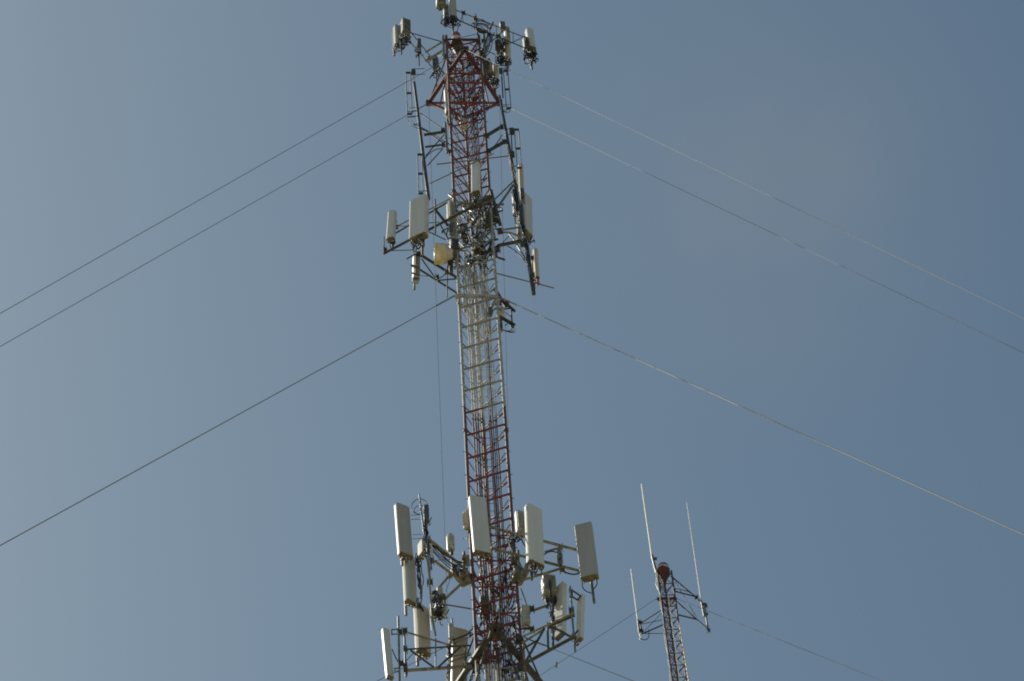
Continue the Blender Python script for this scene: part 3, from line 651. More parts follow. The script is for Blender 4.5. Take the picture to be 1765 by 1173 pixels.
# clutter around the tower core at the middle
core = [('lit grey radio unit with pointed shade left of the tower core at the middle frame', 777, 364, 11, 30, -.35, 30, 'rru', .18),
        ('olive radio unit left of the tower leg under the middle frame', 781, 396, 11, 20, -.3, -25, 'steel', .16),
        ('square filter box inside the tower behind the middle frame', 800, 400, 12, 24, .1, -10, 'rru_d', .16),
        ('small dark radio at the right leg below the centre panel', 842, 380, 10, 26, -.2, -15, 'rru_d', .16),
        ('dark radio unit at the right of the tower core above the curved arms', 851, 372, 9, 22, -.1, -20, 'rru_d', .16),
        ('grey junction box in the tower core right below the frame crossing', 826, 428, 16, 16, .0, 0, 'rru_d', .14),
        ('dark clamp box at the left leg just above the drum antenna', 783, 424, 15, 16, -.3, 10, 'rru_d', .2),
        ('small box hanging on the left tower leg beside the drum antenna', 786, 441, 12, 14, -.2, 0, 'rru_d', .16)]
for (lb_, x, y, w, h, v, yw, mm, th) in core: rru(lb_, x, y, w, h, v, yw, mm, th, jn=4, jh=8)
bt = Thing('cable_bundle', 'knot of cables and plated connectors filling the tower core at the middle frame', 'cable bundle', P(812, 400, 0))
for i in range(70):
    x = rnd.uniform(776, 856); y = rnd.uniform(343, 445)
    a_ = P(x, y, rnd.uniform(-.35, .2)); b_ = P(x+rnd.uniform(-16, 16), y+rnd.uniform(5, 40), rnd.uniform(-.35, .2))
    jumper(bt, a_, b_, rnd.uniform(.05, .3), rnd.uniform(.011, .021), M[rnd.choice(['black', 'dsteel', 'steel', 'osteel'])], Vector((rnd.uniform(-1, 1), 0, -.6)), i % 3 == 0)
for i in range(26):
    x = rnd.uniform(778, 846); y = rnd.uniform(350, 450); a_ = P(x, y, rnd.uniform(-.4, .1)); b_ = P(x+rnd.uniform(8, 26)*rnd.choice([-1, 1]), y+rnd.uniform(-26, 10), rnd.uniform(-.4, .1))
    bt.part('loose_tube', MB().tube([a_, b_], rnd.uniform(.016, .03), 8), M[rnd.choice(['dsteel', 'osteel', 'steel'])])
for i in range(22):
    x = 795+rnd.uniform(0, 42); y = rnd.uniform(440, 520)
    bt.part('cable_tail', MB().tube(wob([P(x+k*.6, y+k*6, -.12) for k in range(6)], .02), rnd.uniform(.010, .018), 6), M[rnd.choice(['cable_p', 'cable_p', 'steel'])])
bt.part('loose_tube', MB().tube([P(801, 397, -.3), P(826, 419, -.3)], .018, 8), M['chrome'])
for i in range(14):
    x = 797+rnd.uniform(0, 34); y = 436+rnd.uniform(0, 26)
    bt.part('grounding_lug', MB().tube([P(x, y, -.25), P(x+rnd.uniform(-2, 3), y+rnd.uniform(3, 7), -.22)], .024, 8), M['chrome'] if i % 2 else M['black'])
# ================================================================== small right bracket at the third guy level
m3 = Mount('small dark equipment bracket hanging right of the tower below the guy collar', P(870, 560, 0), 'equipment_bracket')
m3.sq(P(853, 498, -.1), P(872, 528, 0), 5, 'dsteel'); m3.sq(P(869, 520, -.05), P(887, 536, 0), 4.5, 'dsteel')
m3.sq(P(857, 543, -.1), P(887, 560, 0), 5, 'dsteel'); m3.rail(P(857, 534, -.1), P(880, 531, 0), 2.6, 'dsteel')
m3.pipe(P(881, 531, 0), P(883, 565, 0), 3.2, 'steel'); m3.rail(P(871, 538, 0), P(880, 545, 0), 1.2, 'dsteel', 'strut')
m3.clamp(P(875, 522, 0), 5, 5); m3.clamp(P(861, 522, -.05), 8, 8); m3.rail(P(870, 561, 0), P(877, 556, 0), 1.6, 'dsteel', 'strut')
rru('olive junction box on the small right bracket below the guy collar', 865, 537, 9, 12, -.02, 0, 'radome_t', .12, jn=0, fins=False)
r_ = rru('small dark box with a looped cable at the bottom of the small right bracket', 862, 561, 8, 16, -.05, 10, 'rru_d', .12, jn=0)
for k in range(3): jumper(r_, P(863, 567, -.05), P(875+k, 553, .0), .26+.05*k, .010, None, Vector((.6, 0, -1)), k == 0)
rru('small pale unit clipped inside the left leg below the guy collar', 800.5, 520, 6, 18, -.15, 0, 'radome_w', .08, jn=2, jh=4, fins=False)
rru('black clamp unit inside the right leg below the guy collar', 846, 535, 7, 8, -.15, 0, 'dcap', .1, jn=0, fins=False)

# ================================================================== LOWER SECTOR ARRAY
GL = 'panel antennas of the lower arrays'
def collar(lb_, x, y, sgn):
    m = Mount(lb_, P(x, y, -.3), 'leg_collar', 'collar', 'heavy leg collars of the lower array')
    c = P(x, y, -.3); s = mpp(c)
    b = MB().box(c, Vector((.9, .43*sgn, 0)), Vector((-.43*sgn, .9, 0)), UP, 21*s, .28, 16*s/.5*.6)
    b.box(c+Vector((sgn*.16, -.06, .06)), Vector((.9, .43*sgn, 0)), Vector((-.43*sgn, .9, 0)), UP, 8*s, .3, 16*s/.5*.5)
    m.part('upper_plate', MB().box(c+Vector((-sgn*.05, 0, .62)), rv, Vector((0, 1, 0)), UP, 13*s, .24, .10), M['steel'])
    m.part('collar_plate', b, M['steel'])
    for k in (-1, 1): m.part('bolt', MB().tube([c+Vector((k*.08, -.2, -.1)), c+Vector((k*.08, .2, -.1))], .012, 6), M['chrome'])
    m.pipe(P(x-sgn*0, y-44, -.34), P(x+sgn*1.0, y+6, -.34), 5.0, 'steel')
    return m
collar('heavy olive collar clamped on the left tower leg of the lower array', 800, 995, -1)
collar('heavy olive collar clamped on the right tower leg of the lower array', 893, 993, 1)
ml = Mount('yellowed steel arms and pipes of the lower array left of the tower', P(745, 985, -.3), group='frames of the lower arrays')
e0 = P(798, 977, -.35); e1 = H(737, 927, e0.z); ml.sq(e0, e1, 4.4, 'osteel')
f0 = P(797, 1003, -.35); f1 = H(750, 967, f0.z); ml.sq(f0, f1, 4.0, 'osteel')
ml.sq(P(757, 1012, -.5), P(776, 990, -.45), 3.2, 'osteel', 'strut'); ml.sq(P(767, 1032, -.5), P(797, 1004, -.4), 4.0, 'osteel', 'strut')
ml.pipe(P(722.5, 851, -1.0), P(731.5, 925, -1.0), 2.8, 'steel'); ml.pipe(P(732, 905, -1.0), P(741, 1000, -1.0), 4.4, 'dsteel')
ml.pipe(P(736, 936, -1.05), P(744.5, 1062, -1.05), 3.6, 'osteel'); ml.pipe(P(742.5, 938, -1.02), P(745.5, 958, -1.02), 3.4, 'radome_w')
ml.rail(P(738, 966, -1.), P(776, 964, -.6), 1.1, 'bronze', 'strut'); ml.rail(P(767, 1041.5, -.5), P(812, 1049, -.25), 2.6, 'bronze')
ml.rail(P(778, 991, -.5), P(768, 1021, -.5), .9, 'dsteel', 'strut')
ml.clamp(P(736, 929, -1.), 13, 7); ml.clamp(P(743, 966, -1.), 11, 9, 'steel'); ml.clamp(P(776, 991, -.5), 6, 6, 'osteel'); ml.clamp(P(741, 1003, -1.), 10, 6)
for (x0, y0, x1) in ((708, 887.7, 729), (708, 895, 730), (711, 921.3, 731), (711, 928.5, 731)): ml.rail(P(x0, y0, -.95), P(x1, y0-1, -1.), .9, 'dsteel', 'strut')
ml.part('cable', MB().tube([P(733, 872, -.95)+Vector((math.cos(a)*.17-.12, 0, math.sin(a)*.30)) for a in [k*math.pi/8 for k in range(0, 13)]], .009, 6), M['black'])
ml.part('cable', MB().tube([P(732, 878, -.95)+Vector((math.cos(a)*.12-.10, 0, math.sin(a)*.18)) for a in [k*math.pi/8 for k in range(2, 12)]], .008, 6), M['black'])
for i in range(9):      # cables down the pipe
    x = rnd.uniform(-3, 4); a_ = P(733+x, 885+rnd.uniform(0, 40), -1.05); b_ = P(741+x, 960+rnd.uniform(0, 50), -1.05)
    ml.part('strapped_cable', MB().tube(wob([a_.lerp(b_, k/8) for k in range(9)], .03), .012, 6), M['chrome' if i % 4 == 0 else 'black'])
for i in range(8):
    x = rnd.uniform(-3, 3); a_ = P(719+x, 958+rnd.uniform(-5, 5), -.8); b_ = P(726+x, 1025+rnd.uniform(-20, 12), -.8)
    ml.part('strapped_cable', MB().tube(wob([a_.lerp(b_, k/8) for k in range(9)], .035), .013, 6), M['steel' if i % 3 == 0 else 'black'])
for i in range(7):
    a_ = P(745+rnd.uniform(-6, 6), 935+rnd.uniform(-5, 8), -.95); b_ = P(800+rnd.uniform(-8, 8), 975+rnd.uniform(-8, 18), -.4)
    ml.part('strapped_cable', MB().tube(curve(a_, b_, rnd.uniform(.1, .3), 10), .012, 6), M['black'])
ml.pipe(P(777, 950, -.5), P(781, 988, -.5), 2.8, 'steel')
rru('rounded dark radio hanging on the pipe behind the upper left panel', 735, 887, 9, 26, -1., 0, 'rru_d', .13, jn=4, jh=5, fins=False)
tm = Thing('tower_amplifier', 'small rounded cylinder amplifier with plated connectors between the left panels and the tower', 'amplifier', P(777, 948, -.5))
tm.part('housing', MB().lathe(P(777, 949, -.5), [(.06, 0), (.085, .05), (.085, .52), (.06, .60), (.02, .63)], 16), M['rru'])
bundle(tm, P(778, 946, -.5), 7, 9, 4, .010)
ps = panel('dull grey panel antenna highest on the left of the lower array', (689.5, 950), (713.5, 959.5), (683, 864), -1.15, .12, 'radome_d', 'cap', GL, 3, (.1, .25), True, .3, jh=6)
pu = panel('second grey panel antenna down on the left, its top hidden behind the upper panel', (702, 1031), (721, 1043), (698, 950), -.85, .12, 'radome', 'cap', GL, 3, (.2, .1), False, .3, jh=5)
bundle(pu[0], P(722, 1036, -.75), 8, 10, 6, .012)
pt = panel('third tan panel antenna down on the left above the bottom frame', (724, 1115), (745, 1129), (720.5, 1036), -.7, .16, 'radome_t', 'cap', GL, 5, (.2, .1), False, .3, jh=6)
ml.pipe(P(740, 1047, -.85), P(744.5, 1086, -.85), 2.2, 'radome_w'); ml.pipe(P(744, 1060, -.6), P(751, 1095, -.6), 3.4, 'osteel')
rru('boxy grey radio with white connectors behind the left arms of the lower array', 729, 946, 12, 20, -.9, 35, 'rru', .2, jn=3, jh=6)
rr1 = rru('widest olive radio unit packed behind the third left panel', 756, 1050, 17, 17, -.55, 25, 'rru_m', .22, jn=8, jh=5)
rru('upper olive radio unit beside the lit pipe behind the third left panel', 751, 1031, 10, 16, -.6, -20, 'rru_d', .16, jn=4, jh=6)
rru('upper right olive radio unit of the cluster left of the tower', 762, 1036, 9, 17, -.5, 30, 'osteel', .15, jn=4, jh=6)
rru('small bright edged radio wedged lowest in the cluster left of the tower', 766, 1052, 6, 11, -.65, 40, 'rru', .12, jn=3, jh=5, fins=False)
rru('pale square radio on top of the olive cluster on the left of the lower array', 758, 1021, 10, 12, -.55, 10, 'rru', .12, jn=1, jh=3, fins=False)
bundle(rr1, P(757, 1058, -.6), 22, 5, 10, .010); bundle(rr1, P(756, 1036, -.8), 20, 16, 7, .010, .6)
bundle(rr1, P(750, 1025, -.7), 6, 12, 5, .010)
pv = panel('large pale panel antenna standing directly in front of the tower', (818, 947.5), (848, 954.5), (809.5, 851), -1.25, .11, 'radome', 'cap', GL, 5, (.2, .0), False, .4, jh=7)
rru('cream radio unit with slanted slats left of the large front panel', 807.5, 898, 12, 26, -.95, -40, 'radome_t', .2, jn=4, jh=7)
mrr = Mount('yellowed double rails of the lower array right of the tower', P(900, 960, -.8), group='frames of the lower arrays')
g0 = P(844, 908, -1.0); g1 = H(1000, 949, g0.z); mrr.sq(g0, g1, 4.0, 'osteel', 'rail')
h0 = P(846, 944, -1.0); h1 = H(1004, 985, h0.z); mrr.sq(h0, h1, 4.0, 'osteel', 'rail')
mrr.sq(P(903, 999, -.4), P(968, 979, -.6), 3.6, 'osteel'); mrr.sq(P(939, 951, -.7), P(964, 944, -.7), 3.2, 'osteel', 'strut')
mrr.pipe(P(964.5, 940, -.65), P(968.5, 985, -.65), 3.0, 'steel'); mrr.clamp(P(966, 943, -.65), 8, 5, 'osteel'); mrr.clamp(P(969, 981, -.65), 9, 6, 'osteel')
mrr.rail(P(898, 1014, -.2), P(911, 1050, -.1), 2.2, 'osteel', 'strut'); mrr.rail(P(853, 951, -.9), P(884, 922, -.9), 2.0, 'osteel', 'strut')
mrr.part('cable', MB().tube(curve(P(971, 984, -.65), P(1000, 987, -.6), .08, 8), .018, 6), M['black'])
mrr.part('cable', MB().tube(curve(P(936, 957, -.7), P(962, 953, -.7), -.10, 8), .014, 6), M['black'])
mrr.sq(P(880, 940, -.6), P(902, 985, -.4), 4.0, 'steel'); mrr.rail(P(915, 962, -.6), P(899, 990, -.5), 4, 'steel')
tm = Thing('tower_amplifier', 'tapered plated amplifier on the pipe between the two right hand panels', 'amplifier', P(966, 972, -.7))
tm.part('housing', MB().lathe(P(966, 973, -.7), [(.03, 0), (.06, .08), (.065, .36), (.04, .56), (.02, .62)], 14), M['steel'])
bundle(tm, P(966, 962, -.72), 5, 6, 5, .010)
pw = panel('tall pale panel antenna with lit left edge right of the tower', (913, 963), (940.5, 976), (909, 865), -1.15, .14, 'radome_w', 'cap', GL, 5, (.3, .0), False, .4, jh=9)
bundle(pw[0], P(920, 976, -1.05), 14, 14, 7, .010, .3)
jumper(pw[0], P(908, 874, -1.1), P(909, 885, -1.1), .02, .02, M['chrome'])
rru('grey ribbed radio with cable loops above it left of the tall right panel', 896, 903, 15, 32, -.8, 15, 'rru', .2, jn=0)
q = Thing('cable_bundle', 'black cable loops arching over the ribbed radio right of the tower', 'cable bundle', P(897, 890, -.8))
for k in range(4): q.part('loop', MB().tube(curve(P(889+k, 889, -.8), P(906-k*.5, 902-k*2, -.85), -.34+.04*k, 12), .013, 6), M['black'])
for i in range(10):
    a_ = P(885+rnd.uniform(-4, 14), 920+rnd.uniform(-3, 6), -.8); jumper(q, a_, a_+Vector((rnd.uniform(-.15, .25), 0, rnd.uniform(-.2, .1))), rnd.uniform(.1, .35), .015)
px = panel('dull grey panel antenna farthest right of the lower array', (1000.5, 996), (1030.5, 989), (989.5, 904.5), -.75, .14, 'radome_d', 'cap', GL, 0, (.62, .0), True, .15)
jumper(px[0], P(1005, 1000, -.7), P(1020, 1022, -.7), .12, .011, None, Vector((-.7, 0, -.5))); jumper(px[0], P(1026, 996, -.7), P(1022, 1016, -.7), .06, .011, None, Vector((1, 0, 0)))
# radios on the right below
ra = rru('pair of pale boxy radios on the pipe under the right hand rails', 946, 1012, 22, 26, -.2, 15, 'rru', .26, jn=7, jh=9)
bundle(ra, P(949, 1030, -.2), 18, 16, 14, .013, .5)
rru('small worn grey unit with blue tag at the right leg above the bottom frame', 906, 1062, 14, 26, -.3, 10, 'rru', .16, jn=4, jh=7, fins=False)
# ================================================================== BOTTOM FRAMES
mb_ = Mount('big trussed steel frame at the bottom left of the tower', P(750, 1150, -.8), group='frames of the lower arrays')
i0 = P(697, 1155.5, -.9); i1 = P(812, 1148, -.55); mb_.rail(i0, i1, 6.0, 'steel')
j0 = P(699, 1119, -.9); j1 = P(812, 1112, -.55); mb_.rail(j0, j1, 3.2, 'dsteel')
mb_.pipe(P(697, 1084, -.92), P(699.5, 1166, -.92), 3.8, 'steel'); mb_.pipe(P(751, 1100, -.75), P(751, 1150, -.75), 2.4, 'steel'); mb_.pipe(P(801, 1112, -.6), P(802, 1153, -.6), 2.2, 'dsteel')
mb_.sq(P(708, 1121, -.88), P(748, 1150, -.76), 2.8, 'dsteel', 'strut'); mb_.sq(P(755, 1150, -.74), P(794, 1114, -.62), 3.0, 'dsteel', 'strut')
mb_.pipe(P(686.5, 1062, -.95), P(689, 1178, -.95), 4.0, 'steel')
mb_.sq(P(703, 1090, -.9), P(781, 1113, -.3), 2.6, 'osteel'); mb_.rail(P(781, 1103, -.5), P(812, 1090, -.3), 3.4, 'dsteel'); mb_.rail(P(781, 1110, -.5), P(812, 1097, -.3), 1.8, 'steel', 'strut')
mb_.rail(P(780, 1131, -.5), P(812, 1125, -.4), 1.8, 'dsteel', 'strut'); mb_.sq(P(778, 1140, -.3), P(812, 1128, -.2), 2.6, 'osteel', 'strut')
for (x, y, w, h) in ((689, 1089, 8, 7), (698, 1087, 8, 7), (699, 1156, 6, 8), (699, 1119, 6, 4), (692, 1143, 7, 5), (699, 1148, 6, 4)): mb_.clamp(P(x, y, -.93), w, h)
for (xa, ya, xb, yb) in ((674.5, 1085, 687, 1084), (675, 1093, 687, 1092), (675, 1084, 675.5, 1094), (680.5, 1152, 687, 1151), (680.5, 1158, 687, 1157), (680.5, 1151, 681, 1159)): mb_.part('bracket', MB().tube([P(xa, ya, -.95), P(xb, yb, -.95)], .013, 6), M['dsteel'])
panel('narrow twisted panel antenna at the far lower left corner of the steelwork', (668, 1163.5), (680, 1167.5), (660, 1080), -1.0, .10, 'radome', 'cap', GL, 0, None, False, .25)
mb_.part('cable', MB().tube(curve(P(676, 1119, -.95), P(686, 1140, -.95), .03, 8), .012, 6), M['black'])
mb_.part('cable', MB().tube(curve(P(700, 1139, -.95), P(737, 1120, -.8), -.14, 8), .008, 6), M['black'])
# clutter pipe at x=780
mb_.pipe(P(779, 1066, -.35), P(781, 1100, -.35), 3.2, 'steel'); mb_.pipe(P(776, 1098, -.4), P(773, 1180, -.4), 4.6, 'dsteel')
rq = rru('hooded grey radio on the pipe in front of the domed tan antenna', 778, 1090, 9, 22, -.45, 0, 'rru', .13, jn=4, jh=6, fins=False)
for i in range(8):
    a_ = P(775+rnd.uniform(-2, 3), 1105+rnd.uniform(-5, 20), -.5); b_ = P(772+rnd.uniform(-2, 5), 1165+rnd.uniform(-20, 15), -.5)
    mb_.part('strapped_cable', MB().tube(wob([a_.lerp(b_, k/8) for k in range(9)], .035), .012, 6), M['chrome' if i % 3 == 0 else 'black'])
panel('wide tan antenna behind the bottom left frame, cut by the bottom edge', (779, 1190), (806, 1196), (781, 1079), .35, .14, 'radome_t', 'cap', GL, 0, None, False, .3)
mq = Mount('trussed steel frame sloping up to the right at the bottom right of the tower', P(905, 1142, -.7), group='frames of the lower arrays')
k0_ = P(905, 1143, -.75); k1_ = H(990, 1097, k0_.z); mq.rail(k0_, k1_, 6.2, 'dsteel')
n0 = P(900, 1097, -.6); n1 = H(990, 1056, n0.z); mq.rail(n0, n1, 3.6, 'osteel')
mq.rail(P(956, 1074, -.8), P(990, 1060, -.85), 6, 'dsteel'); mq.pipe(P(944, 1083, -.85), P(945, 1120, -.85), 4.0, 'dsteel')
mq.sq(P(908, 1137, -.75), P(938, 1083, -.8), 3.6, 'dsteel', 'strut'); mq.sq(P(900, 1108, -.6), P(938, 1084, -.75), 3.0, 'osteel', 'strut')
mq.sq(P(897, 1121, -.6), P(925, 1104, -.7), 3.0, 'dsteel', 'strut'); mq.sq(P(956, 1082, -.8), P(987, 1099, -.85), 3.4, 'dsteel', 'strut')
mq.pipe(P(982.5, 1010, -.9), P(987, 1062, -.9), 3.2, 'steel'); mq.pipe(P(986, 1060, -.9), P(991.5, 1123, -.9), 3.8, 'steel')
mq.pipe(P(902, 1110, -.4), P(906.5, 1180, -.4), 3.6, 'osteel'); mq.rail(P(888, 1083, -.2), P(918, 1084, -.2), 3.6, 'bronze'); mq.rail(P(888, 1047, -.2), P(916, 1050, -.2), 3.4, 'bronze')
mq.sq(P(890, 1066, -.1), P(906, 1056, -.2), 3, 'osteel', 'strut'); mq.sq(P(919, 1052, -.2), P(944, 1043, -.2), 3.6, 'bronze')
for (x, y, w, h) in ((985, 1052, 9, 8), (989, 1098, 7, 9), (950, 1078, 14, 8), (893, 1102, 15, 15), (897, 1150, 15, 14), (809, 1148, 13, 15), (917, 1049, 8, 8), (917, 1084, 8, 6), (984, 1021, 6, 6)): mq.clamp(P(x, y, -.75 if x > 930 else -.5), w, h)
for (xa, ya, xb, yb) in ((986, 1017, 1001, 1027), (986, 1028, 996, 1034), (1001, 1027, 996, 1034), (989, 1094, 997, 1086)): mq.part('bracket', MB().tube([P(xa, ya, -.9), P(xb, yb, -.9)], .018, 8), M['dsteel'])
mq.part('cable', MB().tube(curve(P(903, 1097, -.6), P(945, 1113, -.7), .02, 8), .008, 6), M['dsteel'])
pz = panel('tall antenna with a sunlit cream side on the right of the bottom frame', (969, 1087), (976.5, 1092), (970, 1000), -.35, .27, 'radome_w', 'dcap', GL, 0, None, False, .06)
mq.pipe(P(948, 1000, -.4), P(953.5, 1112, -.4), 4.4, 'dsteel')
for i in range(10):
    a_ = P(949+rnd.uniform(-2, 3), 1030+rnd.uniform(-5, 30), -.45); b_ = P(954+rnd.uniform(-3, 3), 1090+rnd.uniform(-20, 20), -.45)
    mq.part('strapped_cable', MB().tube(wob([a_.lerp(b_, k/8) for k in range(9)], .04), .012, 6), M['chrome' if i % 3 == 0 else 'black'])
panel('rightmost narrow antenna with taped back on the bottom right frame', (1000.5, 1098), (1006.5, 1101.5), (1003, 1021), -.85, .16, 'radome_w', 'cap', GL, 2, None, False, .08)
bt = Thing('cable_bundle', 'dark cables and plated connectors crowding the red tower section between the lower arrays', 'cable bundle', P(850, 1050, 0))
for i in range(95):
    x = rnd.uniform(813, 888); y = rnd.uniform(960, 1160)
    a_ = P(x, y, rnd.uniform(-.3, .3)); b_ = P(x+rnd.uniform(-10, 10), y+rnd.uniform(5, 36), rnd.uniform(-.3, .3))
    jumper(bt, a_, b_, rnd.uniform(.03, .2), rnd.uniform(.012, .022), M[rnd.choice(['black', 'black', 'dsteel'])], Vector((rnd.uniform(-1, 1), 0, -.6)), i % 2 == 0)
for i in range(6):
    x = 834+i*5.2; b_ = MB().tube([P(x, 1120, -.3), P(x+5, 1190, -.3)], .019, 10)
    single('conduit', 'one of the fat pale conduits side by side inside the tower at the bottom edge', 'conduit', b_, M['cable_p'], 'pale conduits at the bottom of the big tower')
rru('dark equipment box inside the tower between the lower arrays', 836, 1046, 16, 24, -.1, 0, 'rru_d', .2, jn=4, jh=6)
rru('dark equipment box inside the tower just left of the bottom arm apex', 828, 1124, 12, 16, -.1, 0, 'rru_d', .2, jn=3, jh=6)

# ================================================================== SECOND TOWER
W2 = .43
x2 = (P(1157.6, 1173, 0, D2).x+P(1183, 1173, 0, D2).x)/2
def leg2(a): return Vector((x2+W2/math.sqrt(3)*math.cos(a), D2+W2/math.sqrt(3)*math.sin(a), 0))
K2 = [leg2(math.radians(a)+YAW*.6) for a in (210, 330, 90)]
Z2T = P(1134, 990, 0, D2).z; Z2B = P(1170, 1173, 0, D2).z
m2 = Thing('slim_lattice_tower', 'slim dark red lattice tower with white whip antennas, farther and at the right', 'tower', (x2, D2, 0))
for q in K2: m2.part('leg', MB().tube([at(q, 0), at(q, Z2T)], .026, 8), M['dred'])
br2 = []; z = Z2T-.1; B2 = .62
while z > 1:
    for i in range(3):
        a_, b_ = K2[i], K2[(i+1) % 3]
        br2.append((at(a_, z), at(b_, z), .016)); br2.append((at(a_, z-B2), at(b_, z-.05), .012)); br2.append((at(a_, z-B2*.85), at(b_, z+.05), .007) if i == 1 else (at(b_, z-B2), at(a_, z-.05), .007))
    z -= B2
vis = [b for b in br2 if b[0].z > Z2B-.5][:100]; ids = set(id(b) for b in vis)
for (p, q, r) in vis: m2.part('brace', MB().tube([p, q], r, 6), M['dred'])
rest = MB()
for b in br2:
    if id(b) not in ids: rest.tube([b[0], b[1]], b[2], 4)
o = m2.part('lattice_bracing', rest, M['dred']); o['kind'] = 'stuff'
fc = P(1144, 985.5, 0, D2)
s2 = mpp(fc)
b = MB(); tri = [fc+Vector((-.29, -.10, 0)), fc+Vector((.25, -.10, 0)), fc+Vector((0, .28, 0))]; apx = fc-Vector((0.03, 0, .62))
b.lathe(apx, [(.05, -.12), (.06, 0), (.13, .28), (.235, .55), (.255, .60), (.255, .64)], 6)
m2.part('light_cone', b, M['dred'])
b2 = Thing('obstruction_beacon', 'low domed beacon on the red cone on top of the slim tower', 'beacon', fc)
b2.part('dome', MB().lathe(fc+UP*.04, [(.20, 0), (.20, .06), (.19, .15), (.16, .20), (.02, .21)], 20), M['radome_t'])
b2.part('rim', MB().lathe(fc+UP*.24, [(.19, 0), (.16, .08), (.05, .16)], 20), M['dred'])
# collar and guys
cl = P(1132, 1031, -.1, D2); cR = H(1166, 1031, cl.z)
b = MB().beam(cl, cR, .05, .08).beam(cl, at(K2[2], cl.z), .05, .08).beam(cR, at(K2[2], cl.z), .05, .08)
m2.part('guy_collar', b, M['dred'])
def guy2(p, far, az, label):
    n = (p-CAM).cross(ray(*far)); d = Vector((math.cos(math.radians(az)), math.sin(math.radians(az)), 0))
    q0 = Vector((p.x, p.y, 0)); Rg = -(n.dot(q0-CAM))/n.dot(d); print('guy2', Rg); e = q0+d*Rg
    b = MB().tube([p, e], .85*mpp(p)/2, 6)
    return p, e, b
p, e, b = guy2(cl, (920, 1171), 210, ''); cq = H(962, 1136, p.z); k = .5
for i in range(200):                    # small clamp hanging on the wire where the photo shows it
    c_ = p.lerp(e, i/200); dd = (c_-CAM); sx = CX+F_PX*dd.dot(cr)/dd.dot(fwd)
    if sx < 962: break
b.beam(c_-Vector((0, 0, .12)), c_+Vector((0.03, 0, .12)), .05, .05)
single('guy_wire', 'thin guy wire from the slim tower running down left behind the big one', 'guy wire', b, M['wire'], 'guy wires of the slim tower')
p, e, b = guy2(cR, (1520, 1173), 330, '')
single('guy_wire', 'thin guy wire from the slim tower running down to the right corner', 'guy wire', b, M['wire'], 'guy wires of the slim tower')
GW = 'white whip antennas of the slim tower'
def whip(label, pts, w0, w1, v, sleeve=None, m='white', sw=3.0):
    p = P(*pts[1], v, D2); q = P(*pts[0], v, D2); t = Thing('whip_antenna', label, 'antenna', p, GW)
    t.part('whip', MB().tube([p, p.lerp(q, .4), q], w1*mpp(p)/2, 10, True, w0*mpp(q)/2).lathe(q, [(w0*mpp(q)/2, 0), (w0*mpp(q)*.3, .03), (.004, .05)], 8), M[m])
    if sleeve:
        s = P(*sleeve, v, D2); t.part('base_sleeve', MB().tube([p, s], sw*mpp(p)/2, 10), M['steel'])
        for k in (.15, .8): c_ = p.lerp(s, k); t.part('clamp', MB().box(c_+Vector((.05, .03, 0)), rv, Vector((0, 1, 0)), UP, .16, .08, .05), M['dsteel'])
    return t
whip('tallest and thickest white whip rising from the top of the slim tower', ((1106.5, 834), (1124, 957)), 3.6, 4.2, -.1, (1131.5, 987), sw=4.4)
whip('thin white whip at the right of the slim tower, on the long side arm', ((1184, 866), (1209, 1036)), 1.5, 2.8, -.1, (1214, 1062), sw=3.6)
t = whip('short white whip on the bracket left of the slim tower', ((1088, 981), (1099.5, 1068)), 2.6, 3.0, -.1, (1102, 1090), sw=3.6)
jumper(t, P(1103, 1100, -.1, D2), P(1118, 1085, -.1, D2), .26, .014, None, Vector((.3, 0, -1)))
t.part('base_stub', T(MB(), P(1101.5, 1088, -.1, D2), P(1104, 1099, -.1, D2), 1.8), M['white'])
whip('pale whip beside the right leg of the slim tower, running out of the bottom edge', ((1171, 1074), (1188.5, 1180)), 2.6, 3.6, -.2)
ms = Mount('dark side arm frame on the right of the slim tower holding the thin whip', P(1165, 1030, 0, D2), 'side_arm')
def L2(x0, y0, x1, y1, w, m='dsteel', v=-.05, mnt=None): (mnt or ms).rail(P(x0, y0, v, D2), P(x1, y1, v-.05, D2), w, m, 'arm_tube')
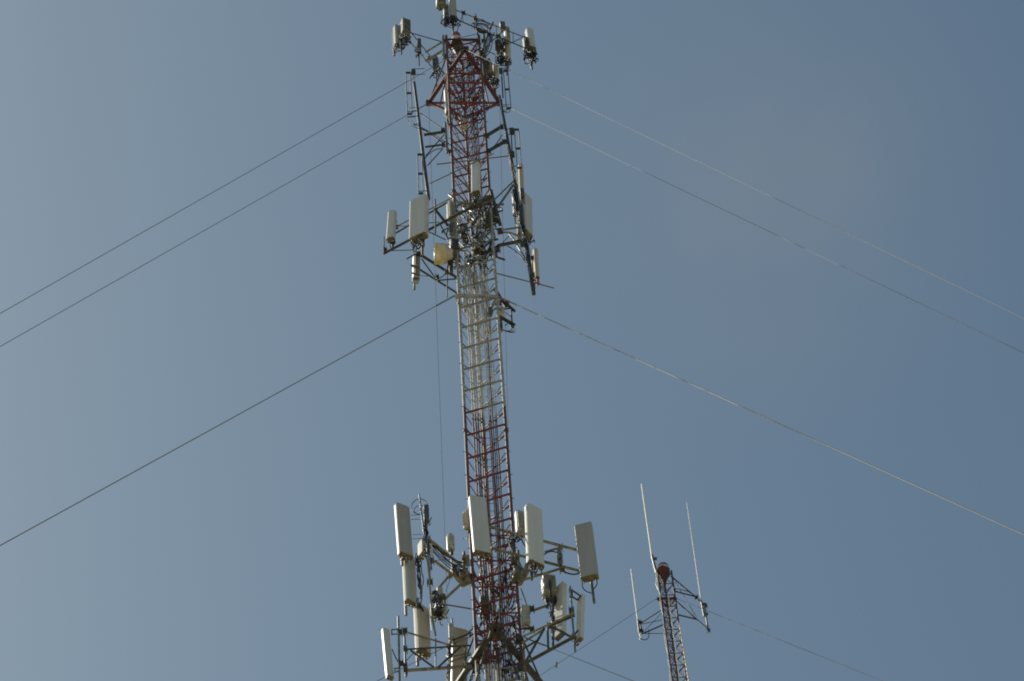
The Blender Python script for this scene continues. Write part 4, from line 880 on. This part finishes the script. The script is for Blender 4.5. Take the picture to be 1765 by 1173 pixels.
L2(1157, 993, 1216, 1043.5, 2.8); L2(1164, 1019, 1199, 1028, 2.6); L2(1166, 1014, 1186, 1019, 1.4); L2(1165, 1035, 1203, 1069, 2.5); L2(1203, 1069, 1222, 1086, 2.8)
L2(1167, 1059, 1201, 1067, 2.6); L2(1164, 1003, 1201, 1064, 1.1); L2(1164, 1014, 1163, 1022, 2.2)
ms.pipe(P(1214, 1040, -.1, D2), P(1221, 1088, -.1, D2), 3.2, 'steel')
for x, y in ((1216, 1044), (1221, 1086), (1200, 1029)): ms.clamp(P(x, y, -.1, D2), 6, 4)
ms2 = Mount('thin dark bracket on the left of the slim tower holding the short whip', P(1142, 1070, 0, D2), 'side_arm')
for a_ in ((1106, 1073, 1140, 1051, 1.7), (1107, 1075, 1142, 1068, 1.3), (1107, 1092, 1144, 1076, 2.6), (1109, 1089, 1140, 1057, 1.0), (1107, 1091.5, 1146, 1091.5, 1.2), (1103, 1070, 1107, 1092, 2.8)): L2(*a_, mnt=ms2)
for x, y in ((1102, 1072), (1104, 1086)): ms2.clamp(P(x, y, -.1, D2), 5, 3)
# pale cables down the slim tower
def cab2(fx, label, wig, y0, m='white', r=.016):
    pts = []; q = K2[0].lerp(K2[1], fx)+Vector((0, -.05, 0)); z1 = P(1140, y0, 0, D2).z; z = z1; 
    while z > Z2B-1:
        pts.append(at(q, z)+Vector((rnd.uniform(-1, 1)*wig, -.02, 0))); z -= .35
    pts.append(at(q, .3)); return single('feeder_cable', label, 'cable', MB().tube(pts, r, 6), M[m], 'cables of the slim tower')
cab2(-.10, 'pale wavy cable following the left leg of the slim tower', .022, 990)
cab2(.50, 'pale wavy cable running down the middle of the slim tower', .022, 1036)
cab2(.34, 'dark thick cable beside the wavy one in the slim tower', .008, 1000, 'dsteel', .013)
mg = MB().tube([P(1134, 975, -.1, D2), P(1126, 1010, -.25, D2).lerp(P(1131, 1006, -.1, D2), .9), P(1141, 1028, -.15, D2)], .02, 6)
single('feeder_cable', 'pale cable slanting from the tall whip base into the slim tower top', 'cable', mg, M['white'], 'cables of the slim tower')
print('objects', len(bpy.data.objects), 'heights', round(ZTOP, 1), round(ZBOT, 1), round(Z2T, 1))
